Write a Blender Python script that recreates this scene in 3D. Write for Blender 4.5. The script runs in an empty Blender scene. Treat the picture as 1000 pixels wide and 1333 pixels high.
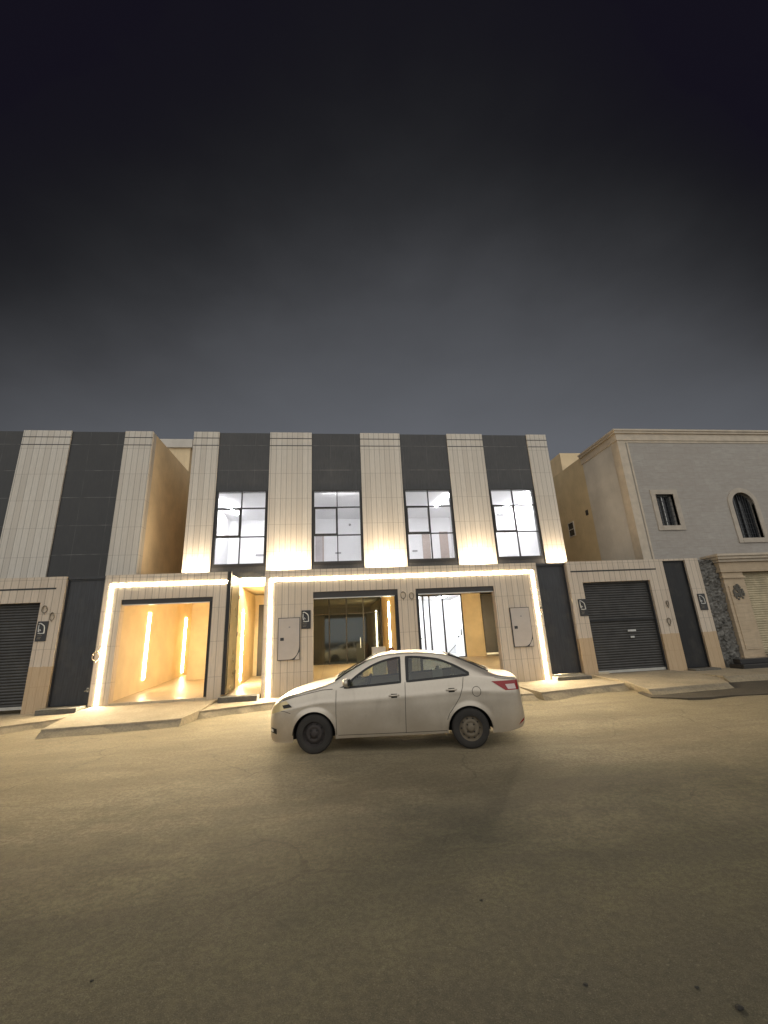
import bpy, bmesh, math, random
from mathutils import Vector, Matrix
random.seed(7)
R = math.radians
scene = bpy.context.scene
COL = scene.collection

# ------------------------------------------------------------------ helpers
class MB:
    """collects faces with material slots; build() links them as one mesh object"""
    def __init__(self): self.v = []; self.f = []; self.m = []
    def add(self, vs, fs, mi=0):
        n = len(self.v); self.v += [tuple(p) for p in vs]
        for f in fs: self.f.append([n + i for i in f]); self.m.append(mi)
    def box(self, x0, x1, y0, y1, z0, z1, mi=0):
        if x1 < x0: x0, x1 = x1, x0
        if y1 < y0: y0, y1 = y1, y0
        if z1 < z0: z0, z1 = z1, z0
        vs = [(x0,y0,z0),(x1,y0,z0),(x1,y1,z0),(x0,y1,z0),(x0,y0,z1),(x1,y0,z1),(x1,y1,z1),(x0,y1,z1)]
        self.add(vs, [(0,3,2,1),(4,5,6,7),(0,1,5,4),(1,2,6,5),(2,3,7,6),(3,0,4,7)], mi); return self
    def bbox(self, x0, x1, y0, y1, z0, z1, b=0.01, mi=0):
        """box with chamfered edges"""
        bm = bmesh.new(); bmesh.ops.create_cube(bm, size=1)
        for v in bm.verts:
            v.co = Vector(((x0+x1)/2 + v.co.x*(x1-x0), (y0+y1)/2 + v.co.y*(y1-y0), (z0+z1)/2 + v.co.z*(z1-z0)))
        bmesh.ops.bevel(bm, geom=list(bm.edges), offset=b, segments=2, affect='EDGES', profile=.6)
        self.from_bm(bm, mi); return self
    def from_bm(self, bm, mi=0):
        bm.verts.ensure_lookup_table(); bm.verts.index_update()
        self.add([v.co.copy() for v in bm.verts], [[v.index for v in f.verts] for f in bm.faces], mi); bm.free()
    def prism(self, pts, z0, z1, mi=0, mi_top=None):
        """vertical prism over plan polygon (counter-clockwise); z0, z1 may be lists"""
        n = len(pts)
        zz0 = z0 if isinstance(z0, (list, tuple)) else [z0]*n
        zz1 = z1 if isinstance(z1, (list, tuple)) else [z1]*n
        vs = [(p[0],p[1],zz0[i]) for i,p in enumerate(pts)] + [(p[0],p[1],zz1[i]) for i,p in enumerate(pts)]
        for i in range(n):
            j = (i+1) % n
            self.add([vs[i],vs[j],vs[n+j],vs[n+i]], [(0,1,2,3)], mi)
        self.add(vs[n:], [tuple(range(n))], mi if mi_top is None else mi_top)
        self.add(vs[:n], [tuple(reversed(range(n)))], mi); return self
    def wallprism(self, pts, y0, y1, mi=0):
        """prism along y over an (x,z) polygon"""
        n = len(pts); vs = [(p[0],y0,p[1]) for p in pts] + [(p[0],y1,p[1]) for p in pts]
        fs = [tuple(range(n)), tuple(reversed(range(n, 2*n)))]
        for i in range(n):
            j = (i+1) % n; fs.append((i, n+i, n+j, j))
        self.add(vs, fs, mi); return self
    def tube(self, pts, r, n=8, mi=0, closed=False, caps=True):
        pts = [Vector(p) for p in pts]; m = len(pts); rings = []
        rr = r if isinstance(r, (list, tuple)) else [r]*m
        up = Vector((0,0,1)); prev = None
        for i, p in enumerate(pts):
            a = pts[(i-1) % m] if (closed or i > 0) else p
            b = pts[(i+1) % m] if (closed or i < m-1) else p
            t = (b-a).normalized()
            if prev is None:
                x = t.cross(up)
                if x.length < 1e-3: x = t.cross(Vector((1,0,0)))
            else: x = prev - t*prev.dot(t)
            x.normalize(); prev = x; y = t.cross(x)
            rings.append([p + (x*math.cos(2*math.pi*k/n) + y*math.sin(2*math.pi*k/n))*rr[i] for k in range(n)])
        vs = [q for ring in rings for q in ring]; fs = []
        for i in range(m if closed else m-1):
            j = (i+1) % m
            for k in range(n):
                l = (k+1) % n; fs.append((i*n+k, j*n+k, j*n+l, i*n+l))
        if not closed and caps: fs.append(tuple(reversed(range(n)))); fs.append(tuple((m-1)*n+k for k in range(n)))
        self.add(vs, fs, mi); return self
    def lathe(self, prof, c, axis='y', n=40, mi=0):
        """prof = [(r, h)], revolved about axis through c"""
        vs = []; m = len(prof)
        for i in range(n):
            a = 2*math.pi*i/n
            for r, h in prof:
                if axis == 'y': vs.append((c[0]+r*math.cos(a), c[1]+h, c[2]+r*math.sin(a)))
                else: vs.append((c[0]+r*math.cos(a), c[1]+r*math.sin(a), c[2]+h))
        fs = []
        for i in range(n):
            j = (i+1) % n
            for k in range(m-1): fs.append((i*m+k, i*m+k+1, j*m+k+1, j*m+k))
        self.add(vs, fs, mi); return self
    def build(self, name, mats, parent=None, smooth=False, label=None, fix=True):
        if not isinstance(mats, (list, tuple)): mats = [mats]
        off = Vector((0,0,0))
        p = parent
        while p is not None: off += Vector(p.location); p = p.parent
        me = bpy.data.meshes.new(name)
        me.from_pydata([tuple(Vector(q)-off) for q in self.v], [], self.f)
        for mt in mats: me.materials.append(mt)
        for i, pl in enumerate(me.polygons): pl.material_index = self.m[i]; pl.use_smooth = smooth
        if fix:
            bm = bmesh.new(); bm.from_mesh(me); bmesh.ops.recalc_face_normals(bm, faces=bm.faces); bm.to_mesh(me); bm.free()
        me.update()
        o = bpy.data.objects.new(name, me); COL.objects.link(o)
        if parent is not None: o.parent = parent
        if label: o['label'] = label
        return o

def tag(o, label=None, cat=None, group=None, kind='thing'):
    if label: o['label'] = label
    if cat: o['category'] = cat
    if group: o['group'] = group
    if kind: o['kind'] = kind
    return o
def empty(name, loc, label, cat, group=None, kind='thing'):
    o = bpy.data.objects.new(name, None); o.empty_display_size = .2; COL.objects.link(o)
    o.location = loc; return tag(o, label, cat, group, kind)
def copy_tree(o, parent=None):
    c = o.copy(); COL.objects.link(c); c.parent = parent
    for ch in list(o.children): copy_tree(ch, c)
    return c

# ------------------------------------------------------------------ materials
class N:
    def __init__(self, name):
        self.mat = bpy.data.materials.new(name); self.mat.use_nodes = True
        self.nt = self.mat.node_tree; self.b = self.nt.nodes['Principled BSDF']; self.out = self.nt.nodes['Material Output']
        self._tc = None
    def n(self, t, **k):
        nd = self.nt.nodes.new(t)
        for a, v in k.items():
            if a.startswith('i_'): nd.inputs[a[2:].replace('_',' ')].default_value = v
            else: setattr(nd, a, v)
        return nd
    def l(self, a, b): self.nt.links.new(a, b)
    def tc(self):
        if self._tc is None: self._tc = self.n('ShaderNodeTexCoord')
        return self._tc.outputs['Object']
    def sep(self):
        s = self.n('ShaderNodeSeparateXYZ'); self.l(self.tc(), s.inputs[0]); return s
    def math(self, op, a, b=None, c=None):
        m = self.n('ShaderNodeMath', operation=op)
        for i, x in enumerate((a, b, c)):
            if x is None: continue
            if isinstance(x, (int, float)): m.inputs[i].default_value = x
            else: self.l(x, m.inputs[i])
        return m.outputs[0]
    def noise(self, scale, detail=4, rough=.55, vec=None, stretch=None):
        nz = self.n('ShaderNodeTexNoise'); nz.inputs['Scale'].default_value = scale; nz.inputs['Detail'].default_value = detail; nz.inputs['Roughness'].default_value = rough
        v = vec or self.tc()
        if stretch:
            mp = self.n('ShaderNodeMapping'); mp.inputs['Scale'].default_value = stretch; self.l(v, mp.inputs[0]); v = mp.outputs[0]
        self.l(v, nz.inputs['Vector']); return nz.outputs['Fac']
    def ramp(self, fac, stops):
        r = self.n('ShaderNodeValToRGB'); e = r.color_ramp.elements
        while len(e) < len(stops): e.new(.5)
        for i, (p, c) in enumerate(stops):
            e[i].position = p; e[i].color = (*c, 1) if not isinstance(c, (int, float)) else (c, c, c, 1)
        self.l(fac, r.inputs[0]); return r.outputs[0]
    def mix(self, fac, a, b, mode='MIX'):
        m = self.n('ShaderNodeMix', data_type='RGBA', blend_type=mode)
        for s, x in ((m.inputs[0], fac), (m.inputs[6], a), (m.inputs[7], b)):
            if isinstance(x, (int, float)): s.default_value = x
            elif isinstance(x, tuple): s.default_value = (*x, 1)
            else: self.l(x, s)
        return m.outputs[2]
    def base(self, c):
        if isinstance(c, tuple): self.b.inputs['Base Color'].default_value = (*c, 1)
        else: self.l(c, self.b.inputs['Base Color'])
    def rough(self, r):
        if isinstance(r, (int, float)): self.b.inputs['Roughness'].default_value = r
        else: self.l(r, self.b.inputs['Roughness'])
    def bump(self, h, strength=.3, dist=.02):
        bp = self.n('ShaderNodeBump'); bp.inputs['Strength'].default_value = strength; bp.inputs['Distance'].default_value = dist
        self.l(h, bp.inputs['Height']); self.l(bp.outputs[0], self.b.inputs['Normal'])
    def line(self, coord, period, width, offset=0.):
        """1 on thin lines every period of coord, else 0"""
        fr = self.math('FRACT', self.math('ADD', self.math('DIVIDE', coord, period), offset + 50.))
        d = self.math('ABSOLUTE', self.math('SUBTRACT', fr, .5))
        return self.math('GREATER_THAN', d, .5 - width/period/2)
    def cell(self, coord, period, offset=0.):
        return self.math('FLOOR', self.math('ADD', self.math('DIVIDE', coord, period), offset + 50.))
    def white(self, v, seed=0.):
        w = self.n('ShaderNodeTexWhiteNoise', noise_dimensions='1D'); self.l(self.math('ADD', v, seed), w.inputs['W']); return w.outputs['Value']

def plain(name, c, rough=.6, metal=0., var=.12, scale=3., bump=0.):
    m = N(name)
    f = m.noise(scale, 5)
    a = tuple(x*(1-var) for x in c); b = tuple(min(1, x*(1+var)) for x in c)
    m.base(m.ramp(f, [(.3, a), (.7, b)])); m.rough(rough); m.b.inputs['Metallic'].default_value = metal
    if bump: m.bump(m.noise(scale*12, 4), bump, .01)
    return m.mat
def emit(name, c, s):
    m = N(name); e = m.n('ShaderNodeEmission'); e.inputs[0].default_value = (*c, 1); e.inputs[1].default_value = s
    m.l(e.outputs[0], m.out.inputs[0]); return m.mat

def cladding(name, base=(.52,.47,.40), stain=False):
    """pale wood-look tile: upright boards with dark joints, long streaks, tile joints across"""
    m = N(name); s = m.sep(); x = s.outputs[0]; z = s.outputs[2]
    # side faces run along y: use x+y so boards appear there as well
    xx = m.math('ADD', x, s.outputs[1])
    bw = .203
    cell = m.cell(xx, bw)
    r = m.white(cell, 3.)
    jz = m.line(z, 1.02, .012, .35); tcell = m.cell(z, 1.02, .35)
    r2 = m.white(m.math('ADD', m.math('MULTIPLY', tcell, 7.13), m.cell(xx, bw*5)), 11.)
    streak = m.noise(9, 5, .6, stretch=(9, 9, .35))
    fine = m.noise(30, 3, .5, stretch=(8, 8, .3))
    blot = m.noise(1.1, 4)
    d = tuple(v*.80 for v in base); h = tuple(v*1.13 for v in base); g = (base[0]*.93, base[1]*.90, base[2]*.88)
    c = m.ramp(streak, [(.3, d), (.5, base), (.72, h)])
    c = m.mix(m.math('MULTIPLY', r, .60), c, (base[0]*.74, base[1]*.71, base[2]*.68))
    c = m.mix(m.math('MULTIPLY', r2, .25), c, h)
    c = m.mix(m.ramp(fine, [(.55, 0.), (.75, .35)]), c, d)
    c = m.mix(m.ramp(blot, [(.45, 0.), (.7, .4)]), c, g)
    grv = m.line(xx, bw, .013)
    thin = m.line(xx, bw/2, .006, .25)
    c = m.mix(m.math('MULTIPLY', grv, .78), c, (.10,.085,.065))
    c = m.mix(m.math('MULTIPLY', thin, .30), c, (.16,.13,.10))
    c = m.mix(m.math('MULTIPLY', jz, .5), c, (.14,.12,.10))
    wet = m.math('MULTIPLY', m.ramp(m.noise(5, 5, .65, stretch=(3.2, 3.2, .10)), [(.52, 0.), (.70, 1.)]), m.ramp(m.noise(.7, 4), [(.35, .1), (.65, 1.)]))
    c = m.mix(m.math('MULTIPLY', wet, .32), c, tuple(v*.55 for v in base))
    if stain:
        edge = m.math('ADD', z, m.math('MULTIPLY', m.noise(4, 3), .12))
        st = m.math('LESS_THAN', edge, 1.27)
        c = m.mix(m.math('MULTIPLY', st, .75), c, m.ramp(streak, [(.3, (.40,.27,.14)), (.7, (.52,.37,.21))]))
    else:
        # dust thrown up against the foot of the wall
        st = m.ramp(m.math('ADD', z, m.math('MULTIPLY', m.noise(3, 4), .9)), [(.35, .5), (1.0, 0.)])
        c = m.mix(st, c, (.50,.37,.21))
    m.base(c); m.rough(.55)
    return m.mat

def dark_tile(name, k=1.):
    m = N(name); s = m.sep(); z = s.outputs[2]; x = s.outputs[0]
    n1 = m.noise(5, 6, .65, stretch=(4, 4, .5)); n2 = m.noise(1.3, 4)
    c = m.ramp(n1, [(.3, (.036*k,.037*k,.040*k)), (.7, (.068*k,.069*k,.074*k))])
    c = m.mix(m.ramp(n2, [(.45, 0.), (.75, .5)]), c, (.085*k,.085*k,.085*k))
    jz = m.line(z, 1.05, .020, .42); jx = m.line(x, .975, .014)
    wob = m.ramp(m.noise(2.2, 3), [(.40, .1), (.62, 1.)])
    c = m.mix(m.math('MULTIPLY', m.math('MULTIPLY', jz, .80), wob), c, (.16,.155,.15))
    c = m.mix(m.math('MULTIPLY', m.math('MULTIPLY', jx, .5), wob), c, (.13,.13,.13))
    m.base(c); m.rough(m.ramp(n1, [(.3, .38), (.7, .52)])); return m.mat

def dark_metal(name, c=(.035,.037,.042), rough=.42, metal=.3):
    m = N(name); n1 = m.noise(6, 5, .6, stretch=(6, 6, .3)); n2 = m.noise(2, 4)
    a = tuple(v*.8 for v in c); b = tuple(v*1.35 for v in c)
    cc = m.ramp(n1, [(.3, a), (.7, b)])
    cc = m.mix(m.ramp(n2, [(.5, 0.), (.8, .35)]), cc, (.11,.10,.085))
    m.base(cc); m.rough(m.ramp(n2, [(.3, rough*.85), (.7, rough*1.2)])); m.b.inputs['Metallic'].default_value = metal; return m.mat

def stone_wall(name, c=(.50,.44,.37)):
    m = N(name); s = m.sep(); xx = m.math('ADD', s.outputs[0], s.outputs[1]); z = s.outputs[2]
    row = m.cell(z, .30); sh = m.math('MULTIPLY', m.white(row, 5.), .8)
    xo = m.math('ADD', xx, sh)
    r = m.white(m.math('ADD', m.math('MULTIPLY', row, 13.7), m.cell(xo, .62)), 2.)
    n1 = m.noise(3, 6, .6, stretch=(1, 1, 4)); n2 = m.noise(.5, 4)
    cc = m.ramp(n1, [(.3, tuple(v*.85 for v in c)), (.7, tuple(v*1.1 for v in c))])
    cc = m.mix(m.math('MULTIPLY', r, .32), cc, (c[0]*.80, c[1]*.76, c[2]*.74))
    cc = m.mix(m.ramp(n2, [(.42, 0.), (.7, .35)]), cc, (c[0]*.82, c[1]*.78, c[2]*.76))
    j = m.math('MAXIMUM', m.line(z, .30, .012), m.line(xo, .62, .010))
    cc = m.mix(m.math('MULTIPLY', j, .35), cc, (.25,.21,.17))
    # rain streaks under the cornice
    st = m.math('MULTIPLY', m.ramp(m.noise(6, 4, .6, stretch=(3, 3, .12)), [(.55, 0.), (.75, 1.)]), m.ramp(z, [(0., 0.), (1., 1.)]))
    cc = m.mix(m.math('MULTIPLY', st, .18), cc, (.22,.18,.14))
    m.base(cc); m.rough(.75); m.bump(m.math('SUBTRACT', n1, m.math('MULTIPLY', j, .6)), .35, .01); return m.mat

def plaster(name, c, streaks=.25):
    m = N(name); n1 = m.noise(1.2, 6, .6); n2 = m.noise(5, 4, .6, stretch=(2.5, 2.5, .18)); n3 = m.noise(40, 3)
    cc = m.ramp(n1, [(.3, tuple(v*.86 for v in c)), (.7, tuple(min(1, v*1.08) for v in c))])
    cc = m.mix(m.ramp(n2, [(.52, 0.), (.78, streaks)]), cc, tuple(v*.62 for v in c))
    m.base(cc); m.rough(.85); m.bump(n3, .15, .006); return m.mat

def floor_tile(name, c):
    m = N(name); s = m.sep(); n1 = m.noise(1.6, 6, .65); n2 = m.noise(9, 5, .7)
    cc = m.ramp(n1, [(.3, tuple(v*.82 for v in c)), (.7, tuple(v*1.12 for v in c))])
    cc = m.mix(m.ramp(n2, [(.55, 0.), (.75, .3)]), cc, tuple(v*.6 for v in c))
    j = m.math('MAXIMUM', m.line(s.outputs[0], .6, .012), m.line(s.outputs[1], .6, .012))
    cc = m.mix(m.math('MULTIPLY', j, .6), cc, tuple(v*.35 for v in c))
    m.base(cc); m.rough(m.ramp(n1, [(.3, .26), (.7, .5)])); return m.mat

def thin_glass(name, tint=(.85,.88,.86), refl=.08, rough=.02):
    m = N(name)
    t = m.n('ShaderNodeBsdfTransparent'); t.inputs[0].default_value = (*tint, 1)
    g = m.n('ShaderNodeBsdfGlossy'); g.inputs['Roughness'].default_value = rough; g.inputs[0].default_value = (.9,.92,.95,1)
    fr = m.n('ShaderNodeLayerWeight'); fr.inputs[0].default_value = .35
    f = m.math('ADD', m.math('MULTIPLY', fr.outputs['Fresnel'], .6), refl)
    mx = m.n('ShaderNodeMixShader'); m.l(f, mx.inputs[0]); m.l(t.outputs[0], mx.inputs[1]); m.l(g.outputs[0], mx.inputs[2])
    m.l(mx.outputs[0], m.out.inputs[0]); return m.mat

def dark_mirror_glass(name):
    m = N(name)
    d = m.n('ShaderNodeBsdfDiffuse'); d.inputs[0].default_value = (.014,.015,.015,1)
    g = m.n('ShaderNodeBsdfGlossy'); g.inputs['Roughness'].default_value = .05; g.inputs[0].default_value = (.62,.72,.76,1)
    mx = m.n('ShaderNodeMixShader'); mx.inputs[0].default_value = .10
    m.l(d.outputs[0], mx.inputs[1]); m.l(g.outputs[0], mx.inputs[2]); m.l(mx.outputs[0], m.out.inputs[0]); return m.mat

def sandy_ground(name):
    m = N(name)
    big = m.noise(.16, 5, .6); mid = m.noise(.9, 6, .62); fine = m.noise(22, 6, .7); grain = m.noise(150, 3, .7)
    trk = m.noise(.7, 6, .65, stretch=(.20, 1.7, 1)); trk2 = m.noise(.35, 5, .6, stretch=(.5, 2.2, 1)); blot = m.noise(2.6, 6, .7, stretch=(.7, 1.3, 1))
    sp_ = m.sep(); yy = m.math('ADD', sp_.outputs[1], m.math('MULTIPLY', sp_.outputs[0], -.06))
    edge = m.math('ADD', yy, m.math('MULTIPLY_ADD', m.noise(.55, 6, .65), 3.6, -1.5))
    light_pool = m.ramp(m.math('MULTIPLY_ADD', edge, .2, 2.2), [(.25, 0.), (.78, 1.)])     # street-light falloff painted into the colour: pale by the houses, dark towards camera
    c_lit = m.ramp(mid, [(.30, (.255,.205,.125)), (.52, (.34,.28,.175)), (.75, (.43,.36,.235))])
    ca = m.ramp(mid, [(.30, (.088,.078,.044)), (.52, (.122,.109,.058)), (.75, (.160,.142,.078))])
    c = m.mix(light_pool, ca, c_lit)
    c = m.mix(m.ramp(trk, [(.46, .0), (.62, .55)]), c, m.mix(light_pool, (.070,.062,.044), (.19,.150,.095)))
    c = m.mix(m.ramp(trk2, [(.53, .0), (.70, .50)]), c, m.mix(light_pool, (.165,.145,.095), (.47,.40,.27)))
    c = m.mix(m.ramp(big, [(.40, 0.), (.62, .45)]), c, m.mix(light_pool, (.070,.068,.050), (.22,.19,.115)))
    c = m.mix(m.ramp(blot, [(.46, .0), (.60, .45)]), c, m.mix(light_pool, (.080,.070,.048), (.20,.165,.105)))
    c = m.mix(m.ramp(fine, [(.42, .55), (.58, 0.)]), c, m.mix(light_pool, (.050,.044,.030), (.16,.125,.075)))
    c = m.mix(m.ramp(grain, [(.36, .60), (.50, 0.)]), c, m.mix(light_pool, (.035,.031,.022), (.13,.105,.065)))
    c = m.mix(m.ramp(grain, [(.56, .0), (.70, .50)]), c, m.mix(light_pool, (.23,.205,.145), (.46,.39,.27)))
    vo = m.n('ShaderNodeTexVoronoi'); vo.inputs['Scale'].default_value = 26; vo.feature = 'F1'; m.l(m.tc(), vo.inputs['Vector'])
    peb = m.math('LESS_THAN', vo.outputs['Distance'], m.math('MULTIPLY', vo.outputs['Color'], .24))
    c = m.mix(m.math('MULTIPLY', peb, .35), c, m.ramp(vo.outputs['Color'], [(.2, (.04,.036,.028)), (.6, (.09,.08,.058)), (.9, (.20,.175,.125))]))
    wv = m.n('ShaderNodeVectorMath', operation='ADD'); m.l(m.tc(), wv.inputs[0])
    nv = m.n('ShaderNodeTexNoise'); nv.inputs['Scale'].default_value = .8; nv.inputs['Detail'].default_value = 4; m.l(m.tc(), nv.inputs['Vector']); m.l(nv.outputs['Color'], wv.inputs[1])
    vc = m.n('ShaderNodeTexVoronoi'); vc.feature = 'DISTANCE_TO_EDGE'; vc.inputs['Scale'].default_value = .42; m.l(wv.outputs[0], vc.inputs['Vector'])
    crk = m.math('MULTIPLY', m.math('LESS_THAN', vc.outputs['Distance'], .006), m.ramp(m.noise(.6, 4), [(.48, 0.), (.58, 1.)]))
    c = m.mix(m.math('MULTIPLY', crk, .25), c, (.03,.026,.02))
    tr = m.math('ADD', sp_.outputs[1], m.math('MULTIPLY_ADD', m.noise(.12, 2), 1.6, m.math('MULTIPLY', sp_.outputs[0], .10)))
    tl = m.line(tr, 1.75, .26, .2)
    c = m.mix(m.math('MULTIPLY', m.math('MULTIPLY', tl, .22), m.ramp(m.noise(1.8, 5, .7, stretch=(.3, 1, 1)), [(.42, 0.), (.60, 1.)])), c, m.mix(light_pool, (.055,.048,.036), (.16,.125,.08)))
    oil = m.noise(.45, 4, .55, stretch=(1, 1.6, 1))
    c = m.mix(m.ramp(oil, [(.62, 0.), (.76, .22)]), c, m.mix(light_pool, (.060,.048,.038), (.15,.115,.085)))
    m.base(c); m.rough(.9)
    h = m.math('ADD', m.math('MULTIPLY', mid, .8), m.math('ADD', m.math('MULTIPLY', fine, .3), m.math('MULTIPLY', grain, .10)))
    m.bump(h, .7, .05); return m.mat

def dusty_concrete(name, c=(.36,.30,.21)):
    m = N(name)
    mid = m.noise(1.1, 6, .6); fine = m.noise(16, 6, .7); grain = m.noise(90, 3, .7)
    cc = m.ramp(mid, [(.3, tuple(v*.72 for v in c)), (.7, tuple(v*1.15 for v in c))])
    cc = m.mix(m.ramp(fine, [(.38, .5), (.58, 0.)]), cc, tuple(v*.5 for v in c))
    cc = m.mix(m.ramp(grain, [(.35, .35), (.5, 0.)]), cc, tuple(v*.4 for v in c))
    m.base(cc); m.rough(.9); m.bump(m.math('ADD', fine, m.math('MULTIPLY', grain, .3)), .5, .02); return m.mat

def car_paint(name):
    m = N(name); s = m.sep()
    n1 = m.noise(2.3, 5, .6); n2 = m.noise(25, 4, .7); n3 = m.noise(6, 4, .6, stretch=(1, 1, .3))
    c = m.ramp(n1, [(.3, (.57,.515,.44)), (.7, (.66,.60,.515))])
    low = m.ramp(m.math('ADD', s.outputs[2], m.math('MULTIPLY', n1, .35)), [(.35, .75), (.75, .12)])
    c = m.mix(low, c, (.44,.37,.28))                                   # road dust along the sills
    c = m.mix(m.ramp(n2, [(.5, 0.), (.7, .22)]), c, (.48,.41,.32))
    c = m.mix(m.ramp(n3, [(.58, 0.), (.75, .18)]), c, (.25,.21,.16))
    m.base(c); m.b.inputs['Metallic'].default_value = .55
    m.rough(m.ramp(n1, [(.3, .30), (.7, .42)])); m.b.inputs['Coat Weight'].default_value = .5; m.b.inputs['Coat Roughness'].default_value = .07
    return m.mat

def shutter_mat(name, c, rough=.38, metal=.5):
    m = N(name); n1 = m.noise(3, 5, .6); n2 = m.noise(30, 3)
    cc = m.ramp(n1, [(.3, tuple(v*.8 for v in c)), (.7, tuple(v*1.25 for v in c))])
    cc = m.mix(m.ramp(n2, [(.55, 0.), (.75, .25)]), cc, (.12,.105,.085))
    m.base(cc); m.rough(rough); m.b.inputs['Metallic'].default_value = metal; return m.mat

M = dict(
    clad=cladding('pale_wood_look_tile', (.64,.555,.455)), clad_up=cladding('pale_upright_tile', (.62,.58,.52)), clad_st=cladding('pale_tile_stained_foot', (.60,.515,.42), True),
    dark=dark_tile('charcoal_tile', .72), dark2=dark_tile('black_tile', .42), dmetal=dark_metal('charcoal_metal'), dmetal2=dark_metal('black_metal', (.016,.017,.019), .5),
    leaf=dark_metal('satin_dark_door', (.05,.058,.056), .30, .55),
    frame=plain('black_window_frame', (.018,.017,.017), .45), groove=plain('black_inlay', (.02,.02,.02), .5),
    cream=plaster('cream_courtyard_plaster', (.72,.60,.40), .06), creamfloor=floor_tile('cream_floor_tile', (.52,.44,.31)),
    tan=plaster('tan_side_plaster', (.80,.63,.40)), tan2=plaster('ochre_side_plaster', (.66,.53,.33)), lightplaster=plaster('pale_plaster', (.62,.58,.52)),
    stone=stone_wall('cream_limestone', (.39,.365,.335)), surround=plain('window_surround_stone', (.43,.38,.32), .75, bump=.2), trim=plain('carved_cream_stone', (.52,.45,.36), .7, bump=.2), gatestone=stone_wall('warm_gate_stone', (.50,.40,.28)),
    rock=plain('rough_grey_rock', (.14,.135,.125), .95, var=.5, scale=6, bump=1.),
    white=plain('white_room_paint', (.80,.80,.80), .7, var=.02), socket=plain('grey_socket', (.25,.25,.25), .5), door_in=plain('interior_door', (.42,.38,.38), .5), brown_in=plain('brown_interior_door', (.34,.27,.23), .5),
    glass=thin_glass('clear_window_glass', (.96,.96,.97), .03), carglass=thin_glass('car_window_glass', (.50,.53,.46), .05), dglass=dark_mirror_glass('dark_reflective_glass'), blackglass=plain('unlit_window', (.02,.022,.026), .12, var=.1),
    shutter=shutter_mat('dark_roller_slats', (.050,.050,.050)), shutter_b=shutter_mat('beige_roller_slats', (.42,.36,.24), .55, .1), lid=plain('dark_steel_lintel', (.035,.033,.033), .45), alu=plain('aluminium_bar', (.55,.55,.53), .35, .8),
    meter=plain('pale_steel_cabinet', (.50,.45,.41), .45, var=.06), plaque=plain('dark_plaque', (.022,.022,.024), .35), letter=plain('plaque_lettering', (.62,.62,.60), .5), cable=plain('grey_cable', (.16,.14,.11), .6), cable_p=plain('pale_cable', (.60,.47,.30), .6),
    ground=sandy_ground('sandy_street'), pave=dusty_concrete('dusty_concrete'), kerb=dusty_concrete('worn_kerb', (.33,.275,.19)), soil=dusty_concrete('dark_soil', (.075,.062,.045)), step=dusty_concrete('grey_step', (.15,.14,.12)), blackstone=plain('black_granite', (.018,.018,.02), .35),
    roof=plain('roof_screed', (.30,.27,.22), .9),
    led=emit('white_led_line', (1.,.82,.53), 290.), led_in=emit('warm_led_line', (1.,.79,.46), 150.), led_g=emit('warm_led_line_garage', (1.,.74,.42), 42.), wash=emit('uplight_lens', (1.,.78,.52), 225.), tubew=emit('white_tube', (.98,.97,1.), 200.), tubec=emit('cool_tube', (.90,.95,1.), 170.),
    paint=car_paint('dusty_silver_paint'), rubber=plain('tyre_rubber', (.030,.027,.024), .9, var=.3), rimf=plain('dark_steel_wheel', (.045,.038,.036), .6, .4), rimr=plain('dusty_steel_wheel', (.17,.14,.10), .6, .4), seam=plain('dark_gap', (.015,.014,.013), .8), gap=plain('dusty_gap', (.09,.08,.068), .8), trimb=plain('black_rubber_trim', (.012,.012,.012), .5),
    lampg=plain('headlamp_lens', (.66,.54,.30), .10, .1), lampr=plain('red_lamp_lens', (.26,.012,.014), .15, var=.2), lampw=plain('clear_lamp_lens', (.62,.50,.48), .15), chrome=plain('bright_metal', (.62,.60,.56), .25, .9, .05), seat=plain('beige_seat_fabric', (.36,.32,.25), .9), dash=plain('dark_dashboard', (.03,.03,.03), .7), board=plain('white_card', (.75,.74,.70), .7, var=.04), redcloth=plain('red_cloth', (.17,.075,.05), .85), browncloth=plain('brown_bundle', (.09,.05,.035), .9), pebble=plain('dark_stone', (.035,.032,.028), .9, var=.4),
)

# ------------------------------------------------------------------ camera
CAM = dict(yaw=R(7.06294), pitch=R(16.48356), roll=R(-2.80112), f=544.371, D=13.8944, h=1.6)
def cam_axes():
    cy, sy = math.cos(CAM['yaw']), math.sin(CAM['yaw']); cp, sp = math.cos(CAM['pitch']), math.sin(CAM['pitch'])
    f = Vector((sy*cp, cy*cp, sp)); r = Vector((cy, -sy, 0)); u = r.cross(f)
    c, s = math.cos(CAM['roll']), math.sin(CAM['roll'])
    return r*c + u*s, -r*s + u*c, f
r_, u_, f_ = cam_axes()
cam = bpy.data.cameras.new('camera'); cam.sensor_fit = 'VERTICAL'; cam.sensor_height = 36; cam.lens = 36*CAM['f']/1333
cam.clip_end = 1000; cam.clip_start = .05
co = bpy.data.objects.new('camera', cam); COL.objects.link(co)
co.matrix_world = Matrix(((r_.x, u_.x, -f_.x, 0), (r_.y, u_.y, -f_.y, -CAM['D']), (r_.z, u_.z, -f_.z, CAM['h']), (0,0,0,1)))
scene.camera = co

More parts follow.
